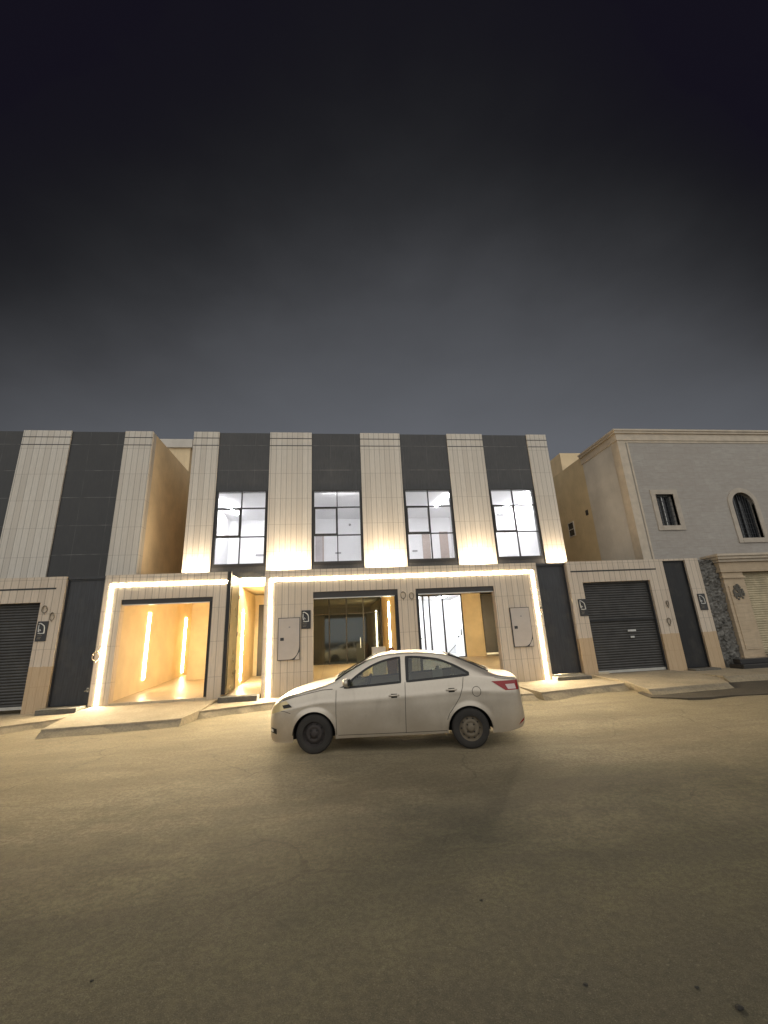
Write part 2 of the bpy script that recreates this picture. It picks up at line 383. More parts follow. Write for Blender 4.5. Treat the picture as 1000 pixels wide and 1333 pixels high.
# ------------------------------------------------------------------ night sky, street light
w = bpy.data.worlds.new('World'); scene.world = w; w.use_nodes = True; nt = w.node_tree
bg = nt.nodes['Background']
tc = nt.nodes.new('ShaderNodeTexCoord'); sp = nt.nodes.new('ShaderNodeSeparateXYZ'); nt.links.new(tc.outputs['Generated'], sp.inputs[0])
def wm(op, x, y=None, z=None):
    q = nt.nodes.new('ShaderNodeMath'); q.operation = op
    for i, v in enumerate((x, y, z)):
        if v is None: continue
        if isinstance(v, (int, float)): q.inputs[i].default_value = v
        else: nt.links.new(v, q.inputs[i])
    return q.outputs[0]
def wn(scale, detail, stretch):
    mp = nt.nodes.new('ShaderNodeMapping'); mp.inputs['Scale'].default_value = stretch; nt.links.new(tc.outputs['Generated'], mp.inputs[0])
    q = nt.nodes.new('ShaderNodeTexNoise'); q.inputs['Scale'].default_value = scale; q.inputs['Detail'].default_value = detail; nt.links.new(mp.outputs[0], q.inputs[0]); return q.outputs['Fac']
# city glow is strongest beyond the houses (+Y, a little to the left) and drifts in thin haze
ax = wm('DIVIDE', wm('ABSOLUTE', wm('MULTIPLY_ADD', wm('ABSOLUTE', sp.outputs['Y']), -.20, sp.outputs['X'])), wm('ADD', wm('ABSOLUTE', sp.outputs['Y']), .4))
el = wm('ADD', sp.outputs['Z'], wm('MULTIPLY', wm('MULTIPLY', ax, ax), .56))
el = wm('ADD', el, wm('MULTIPLY_ADD', wn(1.7, 5, (1, 1, 2.2)), .14, -.07))
el = wm('ADD', el, wm('MULTIPLY_ADD', wn(6., 5, (1, 1, 1.6)), .05, -.025))
a2 = nt.nodes.new('ShaderNodeMath'); a2.operation = 'ADD'; nt.links.new(el, a2.inputs[0]); a2.inputs[1].default_value = 0.
rp = nt.nodes.new('ShaderNodeValToRGB'); e = rp.color_ramp.elements; rp.color_ramp.interpolation = 'B_SPLINE'
st = [(0., (.045,.045,.045)), (.22, (.10,.105,.115)), (.40, (.130,.137,.155)), (.51, (.108,.114,.128)), (.66, (.062,.064,.071)), (.76, (.030,.031,.0345)), (.87, (.0098,.0100,.0120)), (.98, (.0068,.0058,.0112))]
while len(e) < len(st): e.new(.5)
for i, (p, c) in enumerate(st): e[i].position = p; e[i].color = (*c, 1)
nt.links.new(a2.outputs[0], rp.inputs[0]); nt.links.new(rp.outputs[0], bg.inputs[0]); bg.inputs[1].default_value = 1.0

sun = bpy.data.lights.new('sun', 'SUN'); sun.energy = 2.4; sun.angle = R(130); sun.color = (1., .97, .90)
so = bpy.data.objects.new('sun', sun); COL.objects.link(so)
SUN_AZ, SUN_EL = R(0), R(19)     # stands behind the camera, a little to its left
d = Vector((math.sin(SUN_AZ)*math.cos(SUN_EL), -math.cos(SUN_AZ)*math.cos(SUN_EL), math.sin(SUN_EL)))   # towards the light
so.rotation_euler = d.to_track_quat('Z', 'Y').to_euler(); so.location = d*40

# ------------------------------------------------------------------ ground
GZ = -.19
def gh(x, y):
    if y > -.5: return GZ
    return GZ + .012*math.sin(x*1.3 + y*.7) * math.sin(y*.9 - x*.4) + .008*math.sin(x*3.1 - y*2.3)
m = MB(); xs = [-160, -60, -30] + [-16 + .4*i for i in range(91)] + [32, 60, 160]; ys = [-160, -60, -30] + [-18 + .4*i for i in range(49)] + [4, 12, 40, 160]
idx = {}; vs = []; fs = []
for i, x in enumerate(xs):
    for j, y in enumerate(ys): idx[i, j] = len(vs); vs.append((x, y, gh(x, y) if -17 < x < 21 and -19 < y else GZ))
for i in range(len(xs)-1):
    for j in range(len(ys)-1): fs.append((idx[i,j], idx[i+1,j], idx[i+1,j+1], idx[i,j+1]))
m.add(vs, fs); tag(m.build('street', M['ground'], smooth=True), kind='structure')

# pavements, driveway slabs (top, worn kerb face)
def slab(name, pts, z1, mats=('kerb', 'pave')):
    m = MB(); n = len(pts); zz = z1 if isinstance(z1, (list, tuple)) else [z1]*n; rd = random.Random(n*7+int(abs(pts[1][0])*100))
    low_ = [(p[0]*1.0, p[1] - (.16+.16*rd.random() if p[1] < -.3 else 0)) for p in pts]
    top = [(p[0], p[1], zz[i]) for i, p in enumerate(pts)]; bot = [(p[0], p[1], GZ-.03) for p in low_]
    lip = [(p[0], p[1]-(.012 if p[1] < -.3 else 0), zz[i]-.03-.02*rd.random()) for i, p in enumerate(pts)]
    m.add(top, [tuple(range(n))], 1)
    for i in range(n):
        j = (i+1) % n
        m.add([top[i], top[j], lip[j], lip[i]], [(0,1,2,3)], 1); m.add([lip[i], lip[j], bot[j], bot[i]], [(0,1,2,3)], 0)
    return tag(m.build(name, [M[mats[0]], M[mats[1]]]), kind='structure')
def wob(p, q, n, amp, seed):
    """points from p to q with a ragged edge"""
    rd = random.Random(seed); out = []
    for i in range(n+1):
        t = i/n; k = amp*(rd.random()-.5) if 0 < i < n else 0
        out.append((p[0]+(q[0]-p[0])*t + k*.4, p[1]+(q[1]-p[1])*t + k))
    return out
slab('pavement', [(-20,.3)] + wob((-20,-2.4), (-7.9,-2.05), 8, .10, 1) + wob((-7.9,-2.05), (-7.0,-1.42), 4, .06, 2)[1:] + [(-7.0,.3)], -.03)
slab('driveway', [(-7.0,.3)] + wob((-7.0,-.6), (-6.52,-2.85), 3, .04, 3) + wob((-6.52,-2.85), (-3.62,-2.66), 7, .05, 4)[1:] + wob((-3.62,-2.66), (-3.5,-1.7), 3, .06, 5)[1:] + [(-3.5,.3)], [.05, .03, .0, -.01, -.03] + [-.03]*7 + [-.02, -.01, 0] + [.05])
slab('pavement', [(-3.495,.3)] + wob((-3.495,-1.72), (-1.85,-.95), 6, .05, 6) + wob((-1.85,-.95), (-1.2,-.9), 2, .03, 7)[1:] + [(-1.2,.3)], -.025)
slab('driveway', [(-1.195,.3)] + wob((-1.195,-1.0), (-.7,-2.3), 3, .04, 8) + wob((-.7,-2.3), (5.2,-2.35), 10, .05, 9)[1:] + [(5.35,.3)], [.04, .02, 0, -.02, -.05] + [-.05]*10 + [.04])
slab('pavement', [(5.355,.3)] + wob((5.355,-2.48), (8.18,-1.82), 9, .05, 10) + wob((8.18,-1.82), (8.3,-1.3), 2, .04, 11)[1:] + [(8.3,.3)], -.02)
slab('driveway', [(8.305,.3)] + wob((8.305,-1.75), (7.95,-3.1), 3, .05, 12) + wob((7.95,-3.1), (10.45,-2.9), 7, .06, 13)[1:] + wob((10.45,-2.9), (11.0,-2.0), 3, .05, 14)[1:] + [(11.3,.3)], [.05, .02, 0, -.02, -.03] + [-.03]*7 + [-.02, 0, 0] + [.05])
slab('pavement', [(11.305,.3)] + wob((11.305,-1.9), (14.0,-2.1), 6, .06, 15) + wob((14.0,-2.1), (22.0,-2.3), 8, .06, 16)[1:] + [(22.0,.3)], 0.)
# low bank of dark soil and old asphalt beside the right-hand driveway
m = MB(); pts = wob((7.72,-3.45), (8.3,-3.95), 3, .05, 17) + wob((8.3,-3.95), (14.5,-4.3), 12, .12, 18)[1:] + wob((14.5,-4.3), (20,-4.3), 6, .1, 19)[1:] + [(20,-1.6),(11.2,-1.7),(8.0,-2.6)]
m.prism(pts, GZ-.1, GZ+.035); tag(m.build('soil_bank', M['soil']), kind='structure')

# ------------------------------------------------------------------ building kit
FY = 1.5         # plane of the upper facades
ROOF = 9.56
def pilaster(parent, x0, x1, z0=3.82, y=FY):
    m = MB(); m.box(x0, x1, y, y+.35, z0, ROOF)
    for z in (9.275, 8.965): m.box(x0-.004, x1+.004, y-.004, y+.02, z, z+.03, 1)
    return m.build('pilaster', [M['clad_up'], M['groove']], parent)
def dark_panel(parent, x0, x1, z0, z1, y=FY+.05, mat='dark'):
    m = MB(); m.box(x0+.002, x1-.002, y, y+.3, z0, z1); return m.build('dark_panel', M[mat], parent)
def led_bar(parent, pts, name='led_strip', mat='led', w_=.075, y0=-.008, y1=.0):
    for (xa, za, xb, zb) in pts:
        m = MB()
        if abs(xa-xb) < 1e-6: m.box(xa-w_/2, xa+w_/2, y0, y1, min(za, zb), max(za, zb))
        else: m.box(min(xa, xb)-w_/2, max(xa, xb)+w_/2, y0, y1, za-w_/2, za+w_/2)
        m.build(name, M[mat], parent)
def window(parent, x0, x1, z0, z1, zt, zm, y=FY+.02, sash_side=-1):
    fr = MB(); t = .042; xm = (x0+x1)/2
    for a, b, c, d_ in ((x0, x0+t, z0, z1), (x1-t, x1, z0, z1), (x0+t, x1-t, z0, z0+.13), (x0+t, x1-t, z1-t, z1)): fr.box(a, b, y, y+.09, c, d_)
    for zz in (zt, zm): fr.box(x0+t, x1-t, y+.004, y+.085, zz-.018, zz+.018)
    fr.box(xm-.018, xm+.018, y+.002, y+.087, z0+.13, z1-t)
    o = fr.build('window', M['frame'], parent)
    s = MB(); a, b = (x0+t, xm-.018) if sash_side < 0 else (xm+.018, x1-t); c, d_ = zm+.018, zt-.018; k = .038
    for q in ((a, a+k, c, d_), (b-k, b, c, d_), (a+k, b-k, c, c+k), (a+k, b-k, d_-k, d_)): s.box(q[0], q[1], y-.03, y+.05, q[2], q[3])
    s.box((a+b)/2-.06, (a+b)/2+.06, y-.06, y-.03, c+.005, c+.03)
    s.build('sash', M['frame'], o)
    p = MB(); p.box(x0+t, x1-t, y+.04, y+.046, z0+.13, z1-t); p.build('pane', M['glass'], o)
    return o
def room(parent, x0, x1, y0, y1, z0, z1, tubes, mat_t='tubew', extra=None):
    """a lit white room behind a window: shell open to the street"""
    m = MB(); t = .08
    m.box(x0-t, x1+t, y1, y1+t, z0-t, z1+t); m.box(x0-t, x0, y0, y1, z0-t, z1+t); m.box(x1, x1+t, y0, y1, z0-t, z1+t)
    m.box(x0, x1, y0, y1, z0-t, z0); m.box(x0, x1, y0, y1, z1, z1+t)
    o = m.build('room', M['white'], parent)
    for (xa, ya, xb, yb) in tubes:
        q = MB(); dx, dy = xb-xa, yb-ya; L = math.hypot(dx, dy); nx, ny = -dy/L*.045, dx/L*.045
        q.prism([(xa+nx, ya+ny), (xa-nx, ya-ny), (xb-nx, yb-ny), (xb+nx, yb+ny)], z1-.05, z1-.002); q.build('tube_light', M[mat_t], o)
    return o

# ------------------------------------------------------------------ the lit house in the middle
H = empty('villa', (1.84, FY, 0), 'striped two storey villa with four lit windows between pale and charcoal bands', 'house')
bays = [(-4.42,-2.48), (-.86,1.08), (2.70,4.69), (6.21,8.18)]
pil = [(-5.37,-4.42), (-2.48,-.86), (1.08,2.70), (4.69,6.21), (8.18,9.05)]
for a, b in pil: pilaster(H, a, b)
for i, (a, b) in enumerate(bays):
    z0, z1 = (4.20, 7.12)
    dark_panel(H, a, b, z1, ROOF-.02); dark_panel(H, a, b, 3.80, z0)
    window(H, a+.06, b-.06, z0, z1-.0, 6.42, 5.32)
    # plain reveal closing the slot beside the frame
    for p_, q_ in ((a, a+.06), (b-.06, b)): rv = MB(); rv.box(p_, q_, FY+.06, FY+.3, z0, z1); rv.build('window_reveal', M['frame'], H)
tubes = [[(-4.6,3.1,-4.5,5.3)], [(-.6,2.12,1.0,2.12)], [(4.75,4.45,4.82,3.7),(4.93,3.5,4.93,2.6)], [(8.28,5.6,8.20,4.1),(8.42,3.5,8.38,2.5)]]
spans = [(-5.05,-1.9), (-1.7,1.9), (2.0,5.9), (6.1,8.75)]
for n_, ((x0, x1), tb) in enumerate(zip(spans, tubes)):
    r = room(H, x0, x1, FY+.4, 6.4, 4.15, 7.32, tb)
    def fit(name, mat, a, b, c, d_, t=.04):
        q = MB(); q.box(a, b, 6.4-t, 6.399, c, d_); q.build(name, M[mat], r)
    if n_ == 0: fit('wall_socket', 'socket', -3.76, -3.37, 5.54, 5.62)
    elif n_ == 1:
        fit('room_door', 'door_in', -.94, -.60, 4.15, 6.5); fit('door_frame', 'brown_in', -.60, -.53, 4.15, 6.55, .06)
        fit('wall_socket', 'socket', .02, .30, 5.55, 5.62)
        q = MB(); q.lathe([(.0, 0), (.06, 0), (.06, .04), (.0, .04)], (.76, 6.35, 7.0), 'y', 12); q.build('wall_lamp_base', M['socket'], r)
    elif n_ == 2:
        fit('room_door', 'brown_in', 4.38, 4.78, 4.15, 6.5); fit('room_door', 'brown_in', 5.28, 5.72, 4.15, 6.55)
        fit('wall_socket', 'socket', 3.85, 4.10, 5.56, 5.63)
# flanks, back, roof
for q in ((-5.36, -5.1, FY+.35, 13), (8.8, 9.04, FY+.35, 13), (-5.1, 8.8, 12.75, 13)): m = MB(); m.box(*q, 3.82, ROOF-.01); m.build('side_wall', M['tan'], H)
m = MB(); m.box(-5.1, 8.8, FY+.36, 12.75, 8.9, 9.0); m.build('roof', M['roof'], H)
m = MB(); m.box(-5.37, 9.05, FY+.4, 13, 3.55, 3.80); m.build('floor_slab', M['cream'], H)
# ground storey: courtyards behind the street walls
def fz(y): return .10 + .0415*y
def floor_part(parent, x0, x1, y0, y1):
    m = MB(); m.prism([(x0,y0),(x1,y0),(x1,y1),(x0,y1)], -.18, [fz(y0), fz(y0), fz(y1), fz(y1)]); return m.build('courtyard_floor', M['creamfloor'], parent)
floor_part(H, -6.72, -3.52, .02, 9.9); floor_part(H, -3.36, -2.3, .02, 4.58); floor_part(H, -2.02, 2.29, .02, 7.48); floor_part(H, 2.46, 8.98, .02, 7.48)
def cwall(x0, x1, y0, y1, z0=-.15, z1=3.5, mat='cream', name='courtyard_wall'):
    m = MB(); m.box(x0, x1, y0, y1, z0, z1); return m.build(name, M[mat], H)
cwall(-6.74, -6.6, .26, 4.2); cwall(-6.76, -6.62, 4.2, 9.9)            # long wall of the open garage
cwall(-6.6, -3.52, 9.9, 10.0)                                          # its far end
cwall(-5.9, -3.52, 4.6, 9.9)                                           # house block on its right
cwall(-3.52, -3.36, .26, 4.6)                                          # between garage and entrance
cwall(-3.36, -2.3, 4.6, 4.75); cwall(-2.3, -2.02, .26, 7.5)
cwall(2.29, 2.46, .26, 7.5); cwall(8.98, 9.1, .26, 7.5); cwall(-2.02, 2.29, 7.52, 7.7)
cwall(2.46, 3.98, 7.5, 7.7); cwall(6.45, 7.46, 7.5, 7.7); cwall(8.16, 8.98, 7.5, 7.7)
for q in ((-6.74, -3.38, .262, FY+.39), (-2.28, 6.95, .262, FY+.39), (-6.74, -5.38, FY+.392, 10)): m = MB(); m.box(*q, 3.51, 3.62); m.build('garage_ceiling', M['cream'], H)
# lights in the courtyards: glowing lines let into the walls, and added fill strips
def vled(x0, x1, y0, y1, z0, z1, mat='led_in'):
    m = MB(); m.box(x0, x1, y0, y1, z0, z1); return m.build('courtyard_or_fill_light', M[mat], H)
vled(-6.6, -6.575, 2.2, 2.38, .55, 2.78, 'led_g'); vled(-6.62, -6.595, 6.05, 6.25, .5, 2.78, 'led_g')
vled(-3.36, -3.335, 2.2, 2.34, .34, 2.75); vled(2.262, 2.29, 4.4, 4.6, .75, 3.0); vled(8.95, 8.98, 3.2, 3.35, .5, 2.9); vled(-3.545, -3.52, 1.5, 1.65, .5, 2.75, 'led_g'); vled(-3.545, -3.52, 3.4, 3.55, .5, 2.75, 'led_g')  # last pair on the divider: unseen strips added to even out the light
# entrance lintel light under the dark panel
m = MB(); m.box(-3.36, -2.28, FY+.03, FY+.06, 3.70, 3.79); m.build('lintel_light', M['led'], H)
m = MB(); m.box(-3.2, -2.42, 4.55, 4.6, .28, 3.1); m.build('entrance_door', M['lid'], H)
# dark glazed front of the second courtyard
m = MB(); m.box(-2.01, 2.28, 7.46, 7.5, .40, 3.5); dg = m.build('glazed_front', M['dglass'], H)
m = MB()
for x in (-1.98, -1.15, -.32, .52, 1.36, 2.25): m.box(x-.03, x+.03, 7.43, 7.46, .41, 3.49)
m.box(-1.95, 2.22, 7.44, 7.46, 2.72, 2.76); m.build('mullion', M['frame'], dg)
m = MB(); m.box(1.16, 1.20, 7.38, 7.43, 1.1, 1.6); m.build('pull_handle', M['alu'], dg)
# bright room behind sliding glass doors of the third courtyard
sl = MB()
for x in (4.0, 4.40, 4.72, 5.42, 6.40): sl.box(x-.035, x+.035, 7.42, 7.5, .42, 3.5)
sl.box(4.0, 6.4, 7.425, 7.495, 3.44, 3.5); sl.box(4.0, 6.4, 7.425, 7.495, .41, .46)
sd = sl.build('sliding_door', M['frame'], H)
m = MB(); m.box(4.02, 6.38, 7.455, 7.462, .46, 3.44); m.build('pane', M['glass'], sd)
m = MB(); m.box(6.22, 6.27, 7.36, 7.42, 1.45, 1.75); m.build('handle', M['dmetal'], sd)
m = MB(); m.box(6.05, 6.12, 7.38, 7.42, 1.35, 1.42); m.build('lock', M['dmetal'], sd)
r = room(H, 3.6, 6.9, 7.55, 11.2, .42, 3.5, [(4.3,8.3,4.3,10.3),(5.8,8.3,5.8,10.3)], 'tubec')
q = MB(); q.box(4.9, 4.98, 11.17, 11.2, 1.3, 1.38); q.build('wall_socket', M['socket'], r)
m = MB(); m.box(7.46, 8.16, 7.44, 7.52, .55, 3.42); bd = m.build('back_door', M['lid'], H)
m = MB(); m.box(7.46, 8.16, 7.42, 7.52, .46, .55); m.build('threshold', M['alu'], bd)

# ------------------------------------------------------------------ street walls
def gate_wall(name, x0, x1, openings, label, cat='gate wall', mat='clad', z1=3.81, ret=None):
    """front wall of a plot with framed gate openings; parts are added by the caller"""
    o = empty(name, ((x0+x1)/2, 0, 0), label, cat)
    m = MB(); xs_ = x0
    for (a, b, zt) in openings:
        m.box(xs_, a, 0, .26, -.15, z1); m.box(a, b, 0, .26, zt, z1); xs_ = b
    m.box(xs_, x1, 0, .26, -.15, z1)
    if ret: m.box(*ret)
    m.build('wall', M[mat], o); return o
def roller(parent, x0, x1, z0, z1, y=.14, mat='shutter', pitch=.082):
    m = MB(); n = int((z1-z0)/pitch); p = []
    z = z0
    while z < z1:                                # curved slats
        for k in range(5):
            t = k/5; p.append((y - .016*math.sin(math.pi*t), z + pitch*t))
        z += pitch
    p = [(a, min(b, z1)) for a, b in p]
    vs = []; fs = []
    for i, (yy, zz) in enumerate(p): vs += [(x0, yy, zz), (x1, yy, zz)]
    for i in range(len(p)-1): fs.append((2*i, 2*i+1, 2*i+3, 2*i+2))
    m.add(vs, fs); o = m.build('roller_shutter', M[mat], parent, fix=False)
    b = MB(); b.box(x0, x1, y-.03, y+.01, z0-.06, z0+.02); b.build('bottom_bar', M['alu'], o)
    g = MB(); g.box(x0-.002, x0+.05, y-.05, y-.018, z0-.06, z1); g.build('guide_rail', M['dmetal'], o)
    g = MB(); g.box(x1-.05, x1+.002, y-.05, y-.018, z0-.06, z1); g.build('guide_rail', M['dmetal'], o)
    return o
def lintel(parent, x0, x1, z0, z1, y0=.05, y1=.24):
    m = MB(); m.box(x0, x1, y0, y1, z0, z1); o = m.build('shutter_box', M['lid'], parent)
    b = MB(); b.box(x0+.02, x1-.02, y0+.02, y0+.10, z0-.03, z0-.002); b.build('shutter_bar', M['alu'], o); return o
def jamb(parent, x0, x1, z0, z1, y0=.04, y1=.22):
    m = MB(); m.box(x0, x1, y0, y1, z0, z1); return m.build('guide_rail', M['dmetal2'], parent)
def metal_door(parent, x0, x1, z0, z1, y=.12, mat='dmetal', handle_side=1):
    m = MB(); m.box(x0, x1, y, y+.05, z0, z1); 
    n = 3
    o = m.build('gate_door', M[mat], parent)
    m = MB()
    for a, b, c, d_ in ((x0, x0+.04, z0, z1), (x1-.04, x1, z0, z1), (x0+.04, x1-.04, z1-.04, z1)): m.box(a, b, y-.03, y, c, d_)
    m.build('frame', M[mat], o)
    return o
def groove_line(parent, x0, x1, z): 
    m = MB(); m.box(x0, x1, -.004, .01, z, z+.05); m.build('groove', M['groove'], parent)

# far left wall (cut by the frame): closed roller shutter, dark pedestrian door, stained foot
W = gate_wall('gate_wall', -14.5, -8.2, [(-12.6, -8.82, 3.05)], 'unlit wall with half seen dark roller shutter at the picture edge beside tall dark door', mat='clad_st')
groove_line(W, -14.0, -8.45, 3.43)
roller(W, -12.6, -8.82, .14, 3.05)
d1 = metal_door(W, -8.2, -7.09, .10, 3.72)
m = MB(); m.tube([(-7.24,.05,.47), (-7.12,.02,.53)], .022, 8); m.box(-7.2,-7.14,.06,.12,.44,.56); m.build('handle', M['chrome'], d1)
m = MB(); m.box(-8.2, -7.09, .05, .30, 3.72, 3.80); m.build('door_head', M['dmetal'], W)

# lit wall of the open garage
W = gate_wall('gate_wall', -7.09, -3.42, [(-6.54, -3.84, 3.04)], 'lit wall around the open garage with a glowing line over and left of its mouth')
led_bar(W, [(-6.86, 3.49, -3.47, 3.49)], y0=-.008, y1=-.0); led_bar(W, [(-6.86, -.02, -6.86, 3.4525)], y0=-.008, y1=0)
lintel(W, -6.54, -3.84, 2.90, 3.04); jamb(W, -3.93, -3.84, .12, 2.9)
# its entrance door stands open, folded back into the passage
m = MB(); m.box(-3.345, -3.295, .12, 1.18, .17, 3.74); dl = m.build('entrance_gate', M['leaf'], W)
m = MB(); m.box(-3.42, -3.31, .0, .11, .15, 3.81); m.build('frame', M['dmetal2'], dl)
for z in (.7, 1.9, 3.1): m = MB(); m.tube([(-3.285,1.17,z-.06), (-3.285,1.17,z+.06)], .018, 8); m.build('hinge', M['chrome'], dl)
m = MB(); m.tube([(-3.28,1.12,.2), (-3.28,1.12,.75)], .012, 6); m.build('drop_bolt', M['chrome'], dl)

# lit wall with two garage openings
W = gate_wall('gate_wall', -2.26, 6.98, [(-.72, 2.05, 3.07), (2.65, 5.36, 3.06)], 'long lit wall framed by a glowing line around two open garage mouths')
led_bar(W, [(-2.06, 3.5, 6.80, 3.5)], y0=-.008, y1=0); led_bar(W, [(-2.06, -.02, -2.06, 3.4625), (6.80, -.02, 6.80, 3.4625)], y0=-.008, y1=0)
lintel(W, -.72, 2.05, 2.88, 3.07); jamb(W, 1.95, 2.05, .1, 2.88)
lintel(W, 2.65, 5.36, 2.90, 3.06); jamb(W, 2.65, 2.74, .1, 2.90)
d2 = metal_door(W, 6.98, 8.11, .12, 3.72, y=.2)
m = MB(); m.box(6.98, 8.11, .12, .36, 3.72, 3.80); m.build('door_head', M['dmetal'], W)

# right-hand wall, unlit: roller shutter, black door, end pillar
W = gate_wall('gate_wall', 8.11, 13.25, [(8.60, 11.17, 3.07), (11.82, 12.73, 3.74)], 'unlit wall with closed dark roller shutter and black side door near the stone gate', mat='clad_st')
groove_line(W, 8.22, 11.5, 3.43)
rs = roller(W, 8.60, 11.17, .12, 3.07)
m = MB(); m.box(10.0, 10.3, .09, .125, 1.35, 1.41); m.build('handle', M['alu'], rs)
m = MB(); m.box(10.06, 10.2, .09, .125, 1.14, 1.2); m.build('lock', M['alu'], rs)
m = MB(); m.box(8.6, 11.17, .10, .123, 1.72, 1.78); m.build('stiffening_bar', M['dmetal2'], rs)
metal_door(W, 11.82, 12.73, .06, 3.74, mat='dmetal2', y=.1)

# rough rock-clad strip between the last pillar and the stone house gate
RW = MB(); rd = random.Random(5)
nx, nz_ = 14, 64; vs = []; fs = []
for i in range(nx+1):
    for k in range(nz_+1):
        vs.append((13.27 + (14.05-13.27)*i/nx, .16 - rd.random()*.09, -.1 + 3.85*k/nz_))
for i in range(nx):
    for k in range(nz_): fs.append((i*(nz_+1)+k, (i+1)*(nz_+1)+k, (i+1)*(nz_+1)+k+1, i*(nz_+1)+k+1))
RW.add(vs, fs); RW.box(13.27, 14.05, .17, .4, -.1, 3.75)
tag(RW.build('rock_wall', M['rock'], fix=False), 'rough grey rock clad wall strip beside the carved stone gate pillar', 'wall')

# stone house gate: pillar with capital, beam with cornice, beige shutter
W = empty('stone_gate', (17, 0, 0), 'carved cream stone gateway with beige roller shutter at the right edge', 'gate wall')
m = MB(); m.box(14.08, 14.92, 0, .5, -.15, 3.25); m.box(14.2, 14.8, -.025, 0, .55, 2.75); m.box(14.04, 14.96, -.05, .5, 3.03, 3.09)
m.box(14.02, 14.98, -.06, .5, -.15, .32); m.build('pillar', M['gatestone'], W)
m = MB(); m.box(14.0, 21.5, -.06, .5, 3.25, 3.62); m.build('beam', M['gatestone'], W)
m = MB(); m.box(13.95, 21.5, -.14, .5, 3.62, 3.72); m.box(13.88, 21.5, -.22, .5, 3.72, 3.82); m.box(13.82, 21.5, -.28, .5, 3.82, 3.90); m.build('cornice', M['trim'], W)
m = MB(); m.box(18.9, 19.8, 0, .5, -.15, 3.25); m.build('pillar', M['gatestone'], W)
roller(W, 14.92, 18.9, .3, 3.25, y=.2, mat='shutter_b')
m = MB()
rd = random.Random(3)
for k in range(60):                                            # dark plant-like stain, built from small raised blocks
    a = rd.random()*6.28; q = rd.random()**.6*.22
    m.box(14.5+q*math.cos(a)-.03, 14.5+q*math.cos(a)+.03, -.045-rd.random()*.02, -.025, 2.52+q*1.2*math.sin(a)-.03, 2.52+q*1.2*math.sin(a)+.03)
m.build('stain_smudge', M['step'], W)
# ------------------------------------------------------------------ steps
def step(x0, x1, y0, y1, z0, z1, mat, label):
    m = MB(); m.bbox(x0, x1, y0, y1, z0, z1, .012); return tag(m.build('door_step', M[mat]), label, 'step')
step(-8.15, -7.12, -.50, -.02, -.06, .10, 'step', 'grey concrete step below the tall dark door at far left')
step(-3.40, -2.30, -.42, -.02, -.06, .12, 'step', 'dark grey step below the open lit entrance passage')
step(6.95, 8.10, -.40, -.02, -.05, .08, 'step', 'low grey step below the dark door right of the glowing line')
step(11.8, 12.75, -.35, -.02, -.02, .06, 'step', 'thin grey step below the black door in the unlit wall')
step(13.32, 15.4, -.62, -.08, -.02, .13, 'blackstone', 'lower polished black step in front of the rock clad strip')
step(13.5, 14.9, -.36, -.08, .13, .28, 'blackstone', 'upper polished black step resting on the lower black step')
m = MB(); m.bbox(14.98, 15.5, -.40, -.10, .13, .52, .012); tag(m.build('stone_block', M['blackstone']), 'square black stone block beside the black steps at the gate pillar', 'stone block')

# ------------------------------------------------------------------ uplights at the foot of the pale bands
def uplight(x, w_):
    o = empty('uplight', (x, FY-.35, 3.83), '', 'wall light', 'uplights at the foot of the pale bands')
    m = MB(); m.box(x-w_/2, x+w_/2, FY-.44, FY-.26, 3.84, 3.90); m.box(x-.03, x+.03, FY-.26, FY, 3.85, 3.89); m.build('housing', M['dmetal2'], o)
    l = MB(); l.add([(x-w_/2+.02, FY-.42, 3.905), (x+w_/2-.02, FY-.42, 3.905), (x+w_/2-.02, FY-.28, 3.905), (x-w_/2+.02, FY-.28, 3.905)], [(0,1,2,3)]); l.build('lens', M['wash'], o)
    return o
names = ['narrow first pale band left of the first lit window', 'pale band between the first and second lit windows', 'pale band between the second and third lit windows', 'pale band between the third and fourth lit windows', 'narrow last pale band right of the fourth lit window']
for (a, b), nm in zip(pil, names):
    u = uplight((a+b)/2, (b-a)*.72); u['label'] = 'uplight washing the ' + nm

# ------------------------------------------------------------------ meter cabinets, plaques, cables
def cabinet(x0, z0, label):
    o = empty('meter_cabinet', (x0, 0, z0), label, 'meter cabinet', 'meter cabinets on the lit wall')
    w_, h_ = .68, 1.27
    m = MB(); m.box(x0, x0+w_, -.05, -.001, z0, z0+h_); m.build('cabinet_box', M['dmetal'], o)
    p = [(x0+.02, z0+.02)] + [(x0+w_*.55+ (w_*.45-.02)*math.sin(t), z0+.02+.42*(1-math.cos(t))) for t in [math.pi/2*i/8 for i in range(9)]] + [(x0+w_-.02, z0+h_-.02), (x0+.02, z0+h_-.02)]
    m = MB(); m.wallprism(p, -.068, -.05); d_ = m.build('cabinet_door', M['meter'], o)
    m = MB(); m.box(x0+.08, x0+.19, -.078, -.068, z0+.58, z0+.67); m.build('lock', M['dmetal'], d_)
    m = MB(); m.box(x0+.33, x0+.38, -.072, -.068, z0+.96, z0+1.0); m.build('badge', M['socket'], d_)
    m = MB(); m.wallprism([(x0+w_*.76, z0+.012), (x0+w_-.012, z0+.012), (x0+w_-.012, z0+.24)] , -.056, -.05); m.build('lower_panel', M['meter'], o)
cabinet(-1.80, 1.02, 'pale meter cabinet with curved corner left of the dark glazed garage')
cabinet(5.80, 1.04, 'pale meter cabinet with curved corner right of the white lit garage')

